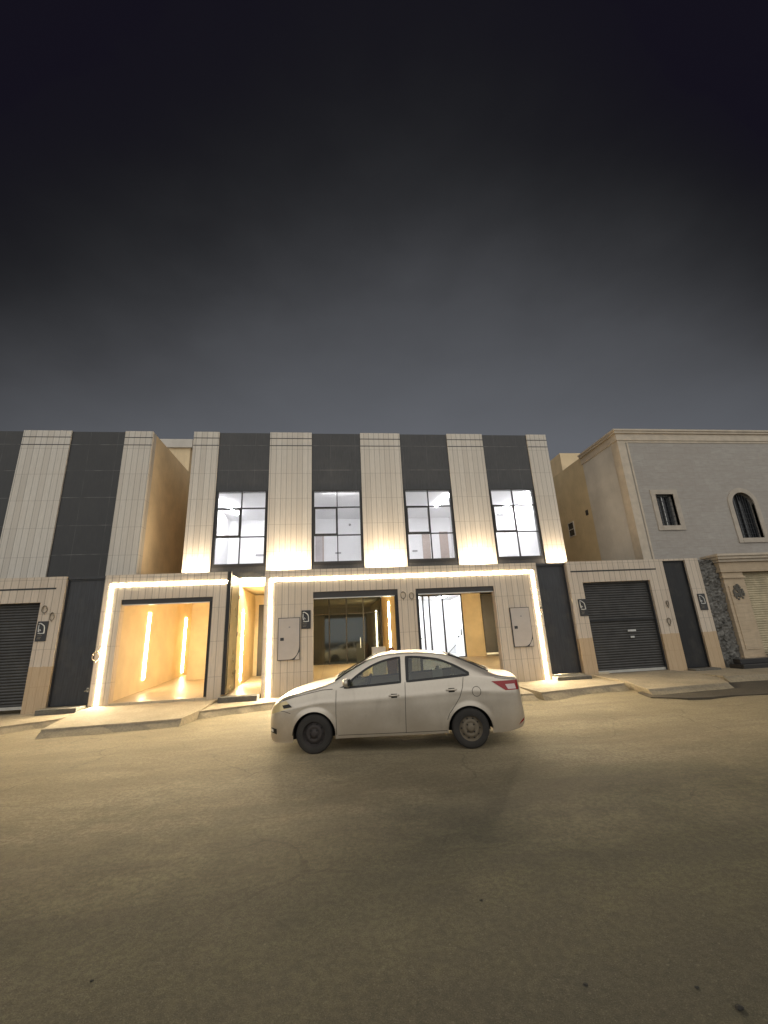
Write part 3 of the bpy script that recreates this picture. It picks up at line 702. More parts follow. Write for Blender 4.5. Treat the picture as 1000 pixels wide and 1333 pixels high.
def plaque(x0, z0, label, w_=.29, h_=.57):
    o = empty('house_plaque', (x0, 0, z0), label, 'plaque', 'dark house plaques on the street walls')
    m = MB(); m.bbox(x0, x0+w_, -.028, -.001, z0, z0+h_, .006); m.build('plate', M['plaque'], o)
    m = MB()
    def stroke(pts, r):
        m.tube([(x0+w_*a, -.032, z0+h_*b) for a, b in pts], r, 6)
    stroke([(.14,.88), (.3,.90), (.5,.84), (.68,.76), (.74,.66), (.76,.5), (.76,.38)], .014)
    stroke([(.18,.82), (.18,.62), (.2,.5), (.3,.46)], .012)
    stroke([(.2,.48), (.34,.60), (.42,.52)], .012)
    stroke([(.2,.40), (.45,.385), (.74,.40)], .013)
    m.build('emblem', M['letter'], o)
    m = MB()
    for zz, a, b in ((.27, .16, .62), (.18, .22, .55), (.11, .16, .5)):
        for k in range(6):
            x = a + (b-a)*k/6; m.box(x0+w_*x, x0+w_*(x+.045), -.031, -.027, z0+h_*zz, z0+h_*(zz+.04))
    m.build('small_lettering', M['cable'], o)
    return o
plaque(-8.78, 1.92, 'dark plaque with white emblem beside the roller shutter at far left')
plaque(-1.08, 1.93, 'dark plaque with white emblem above the meter cabinet beside the dark glazing')
plaque(8.30, 1.93, 'dark plaque with white emblem left of the closed right hand shutter')
plaque(12.86, 1.95, 'dark plaque with white emblem on the pillar beside the black door')

def cable_coil(x, z, r, label, mat='cable', sx=.75, tail=None):
    m = MB(); rd = random.Random(int((x+20)*100))
    m.tube([(x+r*sx*math.cos(t), -.025-.012*math.sin(2*t), z+r*math.sin(t)) for t in [2*math.pi*i/20 for i in range(20)]], .013, 6, closed=True)
    m.tube([(x+r*sx*.9*math.cos(t), -.04, z+r*1.05*math.sin(t)) for t in [2*math.pi*i/20 for i in range(14)]], .010, 6)
    if tail: m.tube([(x, -.03, z+r), (x+tail*.5, -.045, z+r+.05), (x+tail, -.02, z+r+.07)], .011, 6)
    m.tube([(x, -.03, z-r), (x+.01, -.03, z-r-.03), (x, .01, z-r-.05)], .010, 6)
    return tag(m.build('cable_coil', M[mat]), label, 'cable', 'loose cable loops on the walls')
cable_coil(-8.66, 2.84, .10, 'loose cable loop at the top corner of the far left shutter')
cable_coil(-8.42, 2.62, .11, 'loose cable loop above the far left plaque', sx=.55)
cable_coil(-7.03, 1.42, .13, 'pale cable loop tangled on the left glowing line', 'cable_p', .8, .12)
cable_coil(2.22, 2.86, .11, 'left of two cable loops between the two garage mouths', 'cable')
cable_coil(2.50, 2.83, .10, 'cable loop touching the left corner of the white lit garage')
cable_coil(6.91, 2.20, .10, 'cable loop right of the right glowing line', sx=.5)
cable_coil(11.62, 2.22, .10, 'dark cable loop beside the black door', sx=.4)
cable_coil(11.52, 1.62, .11, 'lower cable loop near the black door at stain height', 'cable', .6)

# ------------------------------------------------------------------ left house (dark, same family)
L = empty('villa', (-13, FY, 0), 'unlit villa at the left with pale and charcoal bands and a tan side wall', 'house')
for a, b in ((-7.87,-6.88), (-11.42,-9.77), (-15.0,-13.4)): pilaster(L, a, b)
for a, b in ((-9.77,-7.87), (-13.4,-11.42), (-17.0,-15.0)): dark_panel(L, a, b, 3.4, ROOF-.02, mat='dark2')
m = MB(); m.box(-20, -17.0, FY+.05, FY+.35, 3.4, ROOF); m.build('end_wall', M['clad_up'], L)
m = MB(); m.box(-7.1, -6.885, FY+.35, 13, -.1, ROOF-.01); m.box(-20, -7.1, 12.8, 13, -.1, ROOF-.01); m.build('side_wall', M['tan'], L)
m = MB(); m.box(-20, -7.1, FY+.36, 12.8, 8.9, 9.0); m.build('roof', M['roof'], L)
m = MB(); m.box(-9.3, -7.4, 7, 10.5, 9.0, 11.45); m.build('stair_room', M['tan'], L)
m = MB(); m.box(-9.4, -7.3, 6.9, 10.6, 11.45, 11.92); m.build('stair_room_roof', M['lightplaster'], L)

# ------------------------------------------------------------------ stone house at the right
S = empty('stone_house', (18, FY, 0), 'cream stone house with cornice and arched window behind the right wall', 'house')
def wall_with_holes(parent, x0, x1, z0, z1, y, t, holes, mat):
    """stone front with real window openings (rect holes, given in order of x)"""
    m = MB(); xs_ = x0
    for (a, b, c, d_) in holes:
        m.box(xs_, a, y, y+t, z0, z1); m.box(a, b, y, y+t, z0, c); m.box(a, b, y, y+t, d_, z1); xs_ = b
    m.box(xs_, x1, y, y+t, z0, z1); return m.build('front_wall', M[mat], parent)
wall_with_holes(S, 12.3, 25, 0, 9.2, FY, .3, [(13.48,14.31,5.43,6.80), (17.0,18.05,4.83,6.85), (20.6,21.6,4.83,6.85)], 'stone')
m = MB(); m.box(12.3, 25, FY-.02, FY+.3, 9.2, 9.3); m.box(12.26, 25, FY-.05, FY+.3, 9.3, 9.62); m.box(12.18, 25, FY-.11, FY+.3, 9.62, 9.72); m.box(12.14, 25, FY-.15, FY+.3, 9.72, 9.80)
m.box(12.26, 12.3, FY+.3, 4.2, 9.3, 9.62); m.box(12.18, 12.3, FY+.3, 4.2, 9.62, 9.72); m.box(12.14, 12.3, FY+.3, 4.2, 9.72, 9.8); m.build('cornice', M['trim'], S)
m = MB(); m.box(12.27, 12.62, FY-.05, FY, 0, 9.2); m.box(12.27, 12.3, FY, FY+.4, 0, 9.2); m.box(12.70, 12.78, FY-.03, FY, 0, 9.2); m.build('corner_band', M['trim'], S)
m = MB(); m.box(12.3, 12.55, FY+.3, 4.15, 0, 9.7); m.build('pale_side_wall', M['lightplaster'], S)
m = MB(); m.box(12.31, 12.55, 4.15, 13, 0, 9.72); m.box(12.55, 25, 12.8, 13, 0, 9.7); m.build('ochre_side_wall', M['tan2'], S)
m = MB(); m.box(12.55, 25, FY+.3, 12.8, 9.05, 9.15); m.build('roof', M['roof'], S)
m = MB(); m.box(14.2, 17, 9, 12.6, 9.15, 12.15); m.build('stair_room', M['tan'], S)
m = MB(); m.box(12.285, 12.31, 5.85, 6.30, 6.12, 6.80); sw = m.build('side_window', M['blackglass'], S)
m = MB()
for a, b, c, d_ in ((5.81, 5.85, 6.08, 6.84), (6.30, 6.34, 6.08, 6.84), (5.85, 6.30, 6.08, 6.12), (5.85, 6.30, 6.80, 6.84), (5.85, 6.30, 6.44, 6.48)): m.box(12.27, 12.31, a, b, c, d_)
m.build('frame', M['lightplaster'], sw)
m = MB(); m.box(12.29, 12.31, 4.45, 4.65, 6.8, 7.05); m.build('vent', M['lid'], S)
def grille_window(x0, x1, z0, z1, arched):
    xm = (x0+x1)/2; r = (x1-x0)/2; zs = z1 - r if arched else z1
    arc = lambda rr, n=14: [(xm + rr*math.cos(math.pi*i/n), zs + rr*math.sin(math.pi*i/n)) for i in range(n+1)]
    m = MB()
    m.box(x0-.2, x0, FY-.04, FY+.12, z0-.2, zs); m.box(x1, x1+.2, FY-.04, FY+.12, z0-.2, zs); m.box(x0, x1, FY-.05, FY+.12, z0-.2, z0-.002)
    if arched:
        o_, i_ = arc(r+.2), arc(r)
        for k in range(14): m.wallprism([i_[k], o_[k], o_[k+1], i_[k+1]], FY-.04, FY+.12)
        # spandrels filling the square opening
        m2 = MB()
        for k in range(7): m2.wallprism([i_[k], (x1, i_[k][1]), (x1, i_[k+1][1]), i_[k+1]], FY+.02, FY+.25)
        for k in range(7, 14): m2.wallprism([i_[k], i_[k+1], (x0, i_[k+1][1]), (x0, i_[k][1])], FY+.02, FY+.25)
    else: m.box(x0-.2, x1+.2, FY-.04, FY+.12, z1, z1+.2)
    o = m.build('window', M['surround'], S)
    if arched: m2.build('spandrel', M['stone'], o)
    p = MB(); p.box(x0, x1, FY+.24, FY+.25, z0, z1+.02); p.build('pane', M['blackglass'], o)
    f = MB(); 
    for a in (x0, x1-.05): f.box(a, a+.05, FY+.17, FY+.24, z0, zs)
    f.box(x0+.05, x1-.05, FY+.17, FY+.24, z0, z0+.05); f.box(xm-.02, xm+.02, FY+.17, FY+.235, z0+.05, z1-.03)
    if arched:
        o_, i_ = arc(r), arc(r-.05)
        for k in range(14): f.wallprism([i_[k], o_[k], o_[k+1], i_[k+1]], FY+.17, FY+.24)
    else: f.box(x0+.05, x1-.05, FY+.17, FY+.24, z1-.05, z1)
    f.build('frame', M['alu'] if not arched else M['dmetal'], o)
    g = MB()
    n = int((x1-x0)/.11)
    for k in range(1, n):
        x = x0 + (x1-x0)*k/n
        zt = zs + math.sqrt(max(0, r*r-(x-xm)**2)) if arched else z1
        g.tube([(x, FY+.13, z0), (x, FY+.13, zt)], .010, 6)
    for zz in [z0 + .22*(k+1) for k in range(int((zs-z0)/.22))]: g.tube([(x0, FY+.13, zz), (x1, FY+.13, zz)], .008, 6)
    g.build('grille', M['dmetal'], o)
grille_window(13.48, 14.31, 5.43, 6.80, False); grille_window(17.0, 18.05, 4.83, 6.85, True); grille_window(20.6, 21.6, 4.83, 6.85, True)

exec_car = True
# ------------------------------------------------------------------ the car
def interp(tab):
    xs_ = [a for a, b in tab]; ys_ = [b for a, b in tab]; n = len(xs_)
    d_ = [(ys_[i+1]-ys_[i])/(xs_[i+1]-xs_[i]) for i in range(n-1)]
    ms = [d_[0]] + [0 if d_[i-1]*d_[i] <= 0 else 2*d_[i-1]*d_[i]/(d_[i-1]+d_[i]) for i in range(1, n-1)] + [d_[-1]]
    def f(x):
        if x <= xs_[0]: return ys_[0]
        if x >= xs_[-1]: return ys_[-1]
        i = 0
        while x > xs_[i+1]: i += 1
        h = xs_[i+1]-xs_[i]; t = (x-xs_[i])/h
        return ((2*t**3-3*t*t+1)*ys_[i] + (t**3-2*t*t+t)*h*ms[i] + (-2*t**3+3*t*t)*ys_[i+1] + (t**3-t*t)*h*ms[i+1])
    return f
UF, UR, WR = .842, 3.395, .30
belt = interp([(0,.56),(.03,.63),(.10,.70),(.23,.785),(.35,.825),(.63,.90),(.98,.965),(1.2,.972),(1.58,.985),(2.28,1.022),(2.89,1.058),(3.37,1.085),(3.75,1.06),(4.0,1.03),(4.2,1.005),(4.255,.98),(4.275,.86),(4.29,.74),(4.305,.60),(4.318,.52)])
rail = interp([(0,.58),(.03,.66),(.10,.735),(.23,.83),(.35,.87),(.63,.945),(.98,1.02),(1.17,1.085),(1.37,1.204),(1.567,1.309),(1.814,1.42),(2.06,1.473),(2.4,1.487),(2.677,1.480),(3.128,1.420),(3.419,1.311),(3.746,1.155),(3.9,1.085),(4.05,1.05),(4.2,1.03),(4.255,1.005),(4.275,.875),(4.29,.755),(4.305,.61),(4.318,.53)])
topz = interp([(0,.60),(.03,.70),(.10,.79),(.20,.87),(.336,.935),(.66,1.02),(.98,1.075),(1.08,1.10),(1.25,1.195),(1.5,1.325),(1.75,1.432),(1.95,1.488),(2.2,1.512),(2.55,1.510),(2.96,1.470),(3.23,1.40),(3.65,1.245),(3.92,1.115),(4.02,1.085),(4.24,1.065),(4.258,1.03),(4.275,.89),(4.29,.77),(4.305,.62),(4.318,.54)])
wid = interp([(0,.42),(.03,.55),(.08,.66),(.16,.745),(.30,.805),(.55,.838),(.84,.848),(1.5,.848),(2.5,.85),(3.4,.845),(3.8,.828),(4.05,.79),(4.2,.735),(4.28,.67),(4.318,.60)])
railw = interp([(0,.36),(.03,.48),(.1,.60),(.3,.72),(.63,.765),(.98,.765),(1.17,.745),(1.4,.69),(1.8,.615),(2.2,.585),(2.7,.580),(3.1,.585),(3.4,.605),(3.75,.665),(4.0,.70),(4.2,.66),(4.28,.60),(4.318,.55)])
lowb = interp([(0,.28),(.03,.245),(.10,.185),(.2,.17),(.4,.17),(.9,.20),(1.3,.215),(2.2,.225),(3.0,.235),(3.6,.22),(3.9,.21),(4.15,.24),(4.25,.27),(4.29,.31),(4.318,.38)])
AR = .352
def low(u):
    z = lowb(u)
    for c in (UF, UR):
        if abs(u-c) < AR: z = max(z, .285 + math.sqrt(AR*AR-(u-c)**2))
    return z
def side_y(u, z):
    """half width of the lower body at height z"""
    b = belt(u); t = (z-.2)/(b-.2) if b > .25 else 0
    t = max(0, min(1, t))
    k = 1 - .055*(1-t)**2.2*1.6 - .05*max(0, t-.55)**1.6*3.2
    # swage line
    k += .006*math.exp(-((t-.74)/.05)**2)
    # wheel arch lip
    for c in (UF, UR):
        dd = math.hypot(u-c, z-.285)
        if AR-.005 <= dd < AR+.075: k += .016*(1-(dd-AR)/.075)
    return wid(u)*k
def P1(u, v):  # lower side, v 0..1 from sill to belt
    z = low(u) + (belt(u)-low(u))*v; return Vector((u, side_y(u, z), z))
def P2(u, v):  # glasshouse side, belt to rail
    b, r2 = belt(u), rail(u); y0 = side_y(u, b); y1 = railw(u); z = b + (r2-b)*v
    y = y0 + (y1-y0)*v + .03*math.sin(math.pi*v)*min(1, max(0, (r2-b)/.3)); return Vector((u, y, z))
def P3(u, v):  # roof, rail to centre line
    z0, z1 = rail(u), topz(u); y = railw(u)*(1-v); q = 1-v
    return Vector((u, y, z0 + (z1-z0)*(1-q**2.3)))
def surf(u, z, off=0):
    b = belt(u)
    if z <= b: f = lambda uu, zz: Vector((uu, side_y(uu, zz), zz))
    else:
        def f(uu, zz):
            v = (zz-belt(uu))/max(1e-4, rail(uu)-belt(uu)); return P2(uu, max(0, min(1, v)))
    p = f(u, z)
    if off:
        du = f(u+.01, z)-f(u-.01, z); dz = f(u, z+.01)-f(u, z-.01); n_ = dz.cross(du)
        if n_.y < 0: n_ = -n_
        if n_.length > 1e-9: p = p + n_.normalized()*off
    return p
def nrm(F, u, v, e_=.01):
    a = F(u+e_, v)-F(u-e_, v); b = F(u, min(1, v+e_))-F(u, max(0, v-e_)); n_ = b.cross(a)
    if n_.length < 1e-9: return Vector((0,0,1))
    n_.normalize(); return n_
us = sorted(set([round(.02*i, 4) for i in range(1, 208)] + [0, .005, .03, .05] + [round(c+s*AR+e_, 4) for c in (UF, UR) for s in (-1, 1) for e_ in (-.0015, 0., .0015)] + [4.17,4.19,4.21,4.23,4.245,4.255,4.262,4.268,4.275,4.282,4.29,4.297,4.305,4.312,4.318]))
us = [u for u in us if u <= 4.318]
R1, R2_, R3 = 22, 14, 12
rows = [(1, i/R1) for i in range(R1)] + [(2, i/R2_) for i in range(R2_)] + [(3, i/R3) for i in range(R3+1)]
FN = {1: P1, 2: P2, 3: P3}
def inpoly(x, y, poly):
    c = False; j = len(poly)-1
    for i in range(len(poly)):
        xi, yi = poly[i]; xj, yj = poly[j]
        if (yi > y) != (yj > y) and x < (xj-xi)*(y-yi)/(yj-yi)+xi: c = not c
        j = i
    return c
# side window outline (u, z), front and rear pieces
wtop = interp([(1.30,.985),(1.40,1.035),(1.573,1.160),(1.816,1.298),(2.06,1.378),(2.3,1.412),(2.45,1.415),(2.917,1.362),(3.157,1.278),(3.36,1.175),(3.46,1.115)])
wbot = interp([(1.30,.980),(1.6,.992),(2.28,1.032),(2.89,1.068),(3.37,1.098),(3.46,1.105)])
def dlo(a, b, n=24):
    return [(a+(b-a)*i/n, wbot(a+(b-a)*i/n)) for i in range(n+1)] + [(b+(a-b)*i/n, wtop(b+(a-b)*i/n)) for i in range(n+1)]
WIN = [(1.36, 2.30), (2.41, 3.44)]
winpoly = [dlo(a, b) for a, b in WIN]
screen_f = lambda v: (1.20-.10*v**1.5, 1.70+.16*v)          # windscreen base / top as functions of v on the roof strip
screen_r = lambda v: (3.16-.05*v, 3.78+.10*v)
doorF = [(1.215,.20),(1.215,.95),(1.225,1.0),(2.37,1.05),(2.355,.20)]
doorR = [(2.36,.20),(2.375,1.05),(3.335,1.08),(3.30,.88),(3.22,.70),(3.09,.54),(3.02,.40),(3.00,.20)]
def classify(rw, u, v):
    k, t = rw
    p = FN[k](u, v)
    if k == 3:
        a, b = screen_f(v)
        if a < u < b: return None
        a, b = screen_r(v)
        if a < u < b: return None
        if u <= .12: return 'front_bumper'
        if u < 1.1: return 'hood'
        if u > 4.275: return 'rear_bumper'
        if u > 3.85: return 'boot_lid'
    if k == 2:
        for w_ in winpoly:
            if inpoly(u, p.z, w_): return None
    if k == 1 or k == 2:
        if u < .36 and p.z < .66: return 'front_bumper'
        if u > 3.78 and p.z < .70: return 'rear_bumper'
    if k == 1:
        if inpoly(u, p.z, doorF): return 'front_door'
        if inpoly(u, p.z, doorR): return 'rear_door'
    return 'body'
CAR = empty('parked_car', (0,0,0), 'dusty silver four door sedan parked side on in front of the lit wall', 'car')
grid = [[FN[k](u, v) for (k, v) in rows] for u in us]
ng = [[None]*len(rows) for _ in us]
for i in range(len(us)):
    for j in range(len(rows)):
        a = grid[min(i+1, len(us)-1)][j]-grid[max(i-1, 0)][j]; b = grid[i][min(j+1, len(rows)-1)]-grid[i][max(j-1, 0)]
        n_ = b.cross(a)
        if n_.length < 1e-12: n_ = Vector((0,0,1))
        n_.normalize()
        if n_.y < -.2 and j < R1+R2_: n_ = -n_
        if j == len(rows)-1: n_.y = 0; n_.normalize()
        if j >= R1+R2_ and n_.z < 0: n_ = -n_
        ng[i][j] = n_
pieces = {}
for i in range(len(us)-1):
    for j in range(len(rows)-1):
        k = rows[j][0]; v = (rows[j][1] + (rows[j+1][1] if rows[j+1][0] == k else 1))/2; u = (us[i]+us[i+1])/2
        c = classify((k, v), u, v)
        if c: pieces.setdefault(c, []).append((i, j))
def shell(faces, sides):
    vid = {}; vs = []; ns = []; fs = []
    def V(i, j, s):
        key = (i, j, s if not (j == len(rows)-1) else 1)
        if key not in vid:
            p = grid[i][j]; n_ = ng[i][j]; vid[key] = len(vs); vs.append((p.x, p.y*s, p.z)); ns.append((n_.x, n_.y*s, n_.z))
        return vid[key]
    for s in sides:
        for i, j in faces:
            q = [V(i, j, s), V(i+1, j, s), V(i+1, j+1, s), V(i, j+1, s)]
            if s < 0: q.reverse()
            # outward winding: check against the normal
            a, b, c = (Vector(vs[q[0]]), Vector(vs[q[1]]), Vector(vs[q[2]])); n_ = (b-a).cross(c-a)
            if n_.dot(Vector(ns[q[0]])+Vector(ns[q[2]])) < 0: q.reverse()
            if len(set(q)) == 4: fs.append(q)
    return vs, ns, fs
def car_part(name, faces, sides, parent, mat='paint'):
    vs, ns, fs = shell(faces, sides)
    me = bpy.data.meshes.new(name); me.from_pydata(vs, [], fs); me.materials.append(M[mat])
    for p in me.polygons: p.use_smooth = True
    me.normals_split_custom_set_from_vertices(ns); me.update()
    o = bpy.data.objects.new(name, me); COL.objects.link(o); o.parent = parent; return o
doors = {}
for c, fcs in pieces.items():
    if c in ('front_door', 'rear_door'):
        for s in (-1, 1): doors[c, s] = car_part('door', fcs, (s,), CAR)
    else: car_part(c, fcs, (-1, 1), CAR)
# end caps of nose and tail
m = MB()
for i in (0, len(us)-1):
    ring = [grid[i][j] for j in range(len(rows))]; pts = [(p.x, p.y, p.z) for p in ring] + [(p.x, -p.y, p.z) for p in reversed(ring[:-1])]
    m.add(pts, [tuple(range(len(pts)))])
m.build('end_panel', M['paint'], CAR)
def panel(name, mat, F, umin, umax, nu, nv, off, sides=(-1, 1), parent=CAR, mapv=None):
    """patch over u range per v, following the body surface"""
    for s in sides:
        m = MB(); vs = []; fs = []
        for i in range(nu+1):
            for j in range(nv+1):
                v = j/nv; a = umin(v); b = umax(v); u = a+(b-a)*i/nu
                p = F(u, v) + nrm(F, u, v)*off
                vs.append((p.x, p.y*s, p.z))
        for i in range(nu):
            for j in range(nv): fs.append((i*(nv+1)+j, (i+1)*(nv+1)+j, (i+1)*(nv+1)+j+1, i*(nv+1)+j+1))
        m.add(vs, fs); m.build(name, M[mat], parent, smooth=True)
def screen(name, F, lims):
    m = MB(); vs = []; fs = []; nu, nv = 16, 14
    cols = [(s, j) for s, j in [(-1, k) for k in range(nv+1)] + [(1, k) for k in range(nv-1, -1, -1)]]
    for i in range(nu+1):
        for s, j in cols:
            v = j/nv; a, b = lims(v); u = a+(b-a)*i/nu; p = P3(u, v); vs.append((p.x, p.y*s, p.z+.003))
    n_ = len(cols)
    for i in range(nu):
        for j in range(n_-1): fs.append((i*n_+j, (i+1)*n_+j, (i+1)*n_+j+1, i*n_+j+1))
    m.add(vs, fs); o = m.build(name, M['carglass'], CAR, smooth=True)
    e = MB()
    edge = []
    for i in range(nu+1): edge.append(vs[i*n_])
    for j in range(1, n_): edge.append(vs[nu*n_+j])
    for i in range(nu-1, -1, -1): edge.append(vs[i*n_+n_-1])
    for j in range(n_-2, 0, -1): edge.append(vs[j])
    e.tube(edge, .017, 6, closed=True); e.build('rubber_seal', M['trimb'], o, smooth=True); return o
screen('windscreen', P3, screen_f); screen('rear_window', P3, screen_r)
def ribbon(mb, pts, w_, off, s=-1, closed=False):
    """flat ribbon following the body side through (u, z) points"""
    dense = []
    n_ = len(pts)
    for i in range(n_ if closed else n_-1):
        a, b = pts[i], pts[(i+1) % n_]; L = math.hypot(b[0]-a[0], b[1]-a[1]); k = max(1, int(L/.03))
        for q in range(k): dense.append((a[0]+(b[0]-a[0])*q/k, a[1]+(b[1]-a[1])*q/k))
    if not closed: dense.append(pts[-1])
    vs = []; fs = []; m_ = len(dense)
    for i, (u, z) in enumerate(dense):
        a = dense[(i-1) % m_] if closed or i > 0 else dense[i]; b = dense[(i+1) % m_] if closed or i < m_-1 else dense[i]
        t = Vector((b[0]-a[0], b[1]-a[1])); t.normalize() if t.length > 0 else None
        nx, nz = -t.y*w_/2, t.x*w_/2
        for sg in (1, -1):
            p = surf(u+nx*sg, z+nz*sg, off); vs.append((p.x, p.y*s, p.z))
    for i in range(m_ if closed else m_-1):
        j = (i+1) % m_; fs.append((2*i, 2*i+1, 2*j+1, 2*j))
    mb.add(vs, fs)
def quad_patch(mb, corners, off, s=-1, nu=10, nv=6):
    vs = []; fs = []
    for i in range(nu+1):
        for j in range(nv+1):
            a, b = i/nu, j/nv
            u = (corners[0][0]*(1-a)+corners[1][0]*a)*(1-b) + (corners[3][0]*(1-a)+corners[2][0]*a)*b
            z = (corners[0][1]*(1-a)+corners[1][1]*a)*(1-b) + (corners[3][1]*(1-a)+corners[2][1]*a)*b
            p = surf(u, z, off); vs.append((p.x, p.y*s, p.z))
    for i in range(nu):
        for j in range(nv): fs.append((i*(nv+1)+j, (i+1)*(nv+1)+j, (i+1)*(nv+1)+j+1, i*(nv+1)+j+1))
    mb.add(vs, fs)
for s in (-1, 1):
    for (a, b), key in zip(WIN, ('front_door', 'rear_door')):
        d_ = doors[key, s]
        m = MB(); vs = []; fs = []; nu, nv = 30, 8
        for i in range(nu+1):
            u = a+(b-a)*i/nu
            for j in range(nv+1): p = surf(u, wbot(u)+(wtop(u)-wbot(u))*j/nv, .003); vs.append((p.x, p.y*s, p.z))
        for i in range(nu):
            for j in range(nv): fs.append((i*(nv+1)+j, (i+1)*(nv+1)+j, (i+1)*(nv+1)+j+1, i*(nv+1)+j+1))
        m.add(vs, fs); m.build('door_window', M['carglass'], d_, smooth=True)
        m = MB(); ribbon(m, dlo(a, b), .034, .007, s, True)
        if key == 'front_door': quad_patch(m, [(1.27,.985), (1.40,.99), (1.40,1.03), (1.29,.992)], .006, s)
        else: ribbon(m, [(2.425,1.03), (2.44,1.42)], .03, .008, s)
        m.build('window_trim', M['trimb'], d_, smooth=True)
        hu, hz = (2.185, .83) if key == 'front_door' else (3.135, .880)
        m = MB(); pts = [surf(hu-.085+.17*t, hz+.006*t, .012+.022*math.sin(math.pi*t)) for t in [i/8 for i in range(9)]]
        m.tube([(p.x, p.y*s, p.z) for p in pts], [.010]+[.014]*7+[.010], 8); m.build('handle', M['paint'], d_, smooth=True)
        m = MB(); quad_patch(m, [(hu-.05,hz-.032), (hu+.05,hz-.03), (hu+.05,hz+.03), (hu-.05,hz+.03)], .003, s); m.build('handle_recess', M['seam'], d_, smooth=True)
    m = MB()
    ribbon(m, [(1.215,.27),(1.213,.6),(1.218,.95)], .009, .003, s)
    ribbon(m, [(2.352,.26),(2.366,.7),(2.378,1.035)], .009, .003, s)
    ribbon(m, [(3.345,1.07),(3.32,.92),(3.26,.77),(3.16,.63),(3.075,.53),(3.035,.44)], .009, .003, s)
    ribbon(m, [(1.24,.265),(2.35,.268),(3.02,.275)], .009, .003, s)
    ribbon(m, [(.30,.815),(.5,.868),(.75,.92),(.98,.962),(1.16,.97)], .010, .004, s)
    ribbon(m, [(.255,.66),(.34,.655),(.45,.62)], .008, .003, s)
    ribbon(m, [(3.86,1.04),(4.0,1.02),(4.2,.995)], .010, .004, s)
    m.build('door_seam', M['gap'], CAR, smooth=True)
    m = MB(); quad_patch(m, [(.075,.60), (.475,.715), (.36,.815), (.13,.745)], .006, s); hl = m.build('headlamp', M['lampg'], CAR, smooth=True)
    m = MB(); quad_patch(m, [(.33,.695), (.48,.716), (.42,.765), (.30,.745)], .009, s); m.build('indicator_lens', M['trimb'], hl, smooth=True)
    m = MB(); quad_patch(m, [(4.02,.838), (4.245,.835), (4.235,.985), (3.80,.985)], .007, s, 12, 8); tl = m.build('tail_lamp', M['lampr'], CAR, smooth=True)
    m = MB(); quad_patch(m, [(4.06,.855), (4.20,.852), (4.18,.93), (4.02,.93)], .011, s); m.build('clear_lens', M['lampw'], tl, smooth=True)
    m = MB(); quad_patch(m, [(.075,.33), (.20,.30), (.20,.385), (.085,.40)], .005, s); fl = m.build('fog_lamp', M['trimb'], CAR, smooth=True)
    m = MB(); quad_patch(m, [(.085,.345), (.14,.335), (.14,.375), (.09,.385)], .012, s); m.build('lens', M['board'], fl, smooth=True)
    # door mirror
    bm = bmesh.new(); bmesh.ops.create_uvsphere(bm, u_segments=20, v_segments=14, radius=1)
    for v in bm.verts:
        c = v.co.copy(); c.x = max(-.85, c.x) if c.x < 0 else c.x
        v.co = Vector((1.42 + .075*c.x*(1 if c.x < 0 else .55), s*(.955 + .105*c.y), 1.075 + .068*c.z))
    m = MB(); m.from_bm(bm); m.tube([(1.42, s*.80, 1.005), (1.42, s*.87, 1.03), (1.42, s*.93, 1.05)], [.035, .03, .028], 8)
    mr = m.build('door_mirror', M['paint'], CAR, smooth=True)
    m = MB(); m.bbox(1.448, 1.468, s*.955-.085, s*.955+.085, 1.025, 1.125, .008); m.build('mirror_glass', M['trimb'], mr)
    if s < 0:
        m = MB(); cu, cz = 3.54, .845
        ribbon(m, [(cu+.07*math.cos(t), cz+.075*math.sin(t)) for t in [2*math.pi*i/20 for i in range(20)]], .008, .003, s, True); m.build('fuel_flap', M['seam'], CAR, smooth=True)
    # small bump marks on the rear quarter, rear mud strip
    m = MB(); quad_patch(m, [(4.18,.30), (4.29,.36), (4.30,.40), (4.24,.36)], .004, s); m.build('rear_reflector', M['lampr'], CAR, smooth=True)
# wheels
def wheel(u, s, rim):
    y = s*.835; root = MB()
    prof = [(.185, -.10), (.22, -.105), (.265, -.10), (.288, -.085), (.299, -.055), (.301, 0), (.299, .055), (.288, .085), (.265, .10), (.22, .105), (.185, .10)]
    root.lathe([(r, h - .1*1) if s > 0 else (r, h + .1) for r, h in prof], (u, y, .301), 'y', 48)
    for k in range(40):                                    # tread blocks
        a = 2*math.pi*k/40; c_, s_ = math.cos(a), math.sin(a)
    tyre = root.build('wheel', M['rubber'], CAR, smooth=True)
    o = s
    m = MB(); sg = -s   # inward direction sign along y is -s
    def pr(lst): return [(r, -s*h) for r, h in lst]       # h = depth inwards from the outer face
    m.lathe(pr([(.200, .005), (.190, .0), (.182, .012), (.172, .055), (.16, .06), (.135, .035), (.11, .022), (.085, .03), (.062, .035), (.058, .012), (.03, .006), (.0, .006)]), (u, y, .301), 'y', 48)
    rimo = m.build('rim', M[rim], tyre, smooth=True)
    m = MB()
    for k in range(10):                                    # vent holes
        a = 2*math.pi*k/10; m.lathe(pr([(0, .036), (.014, .036), (.014, .05)]), (u+.142*math.cos(a), y, .301+.142*math.sin(a)), 'y', 8)
    for k in range(4):
        a = 2*math.pi*(k+.5)/4; m.lathe(pr([(0, .012), (.010, .012), (.012, .03)]), (u+.075*math.cos(a), y, .301+.075*math.sin(a)), 'y', 8)
    m.build('vent_hole', M['seam'], rimo, smooth=True)
for s in (-1, 1): wheel(UF, s, 'rimf'); wheel(UR, s, 'rimr')
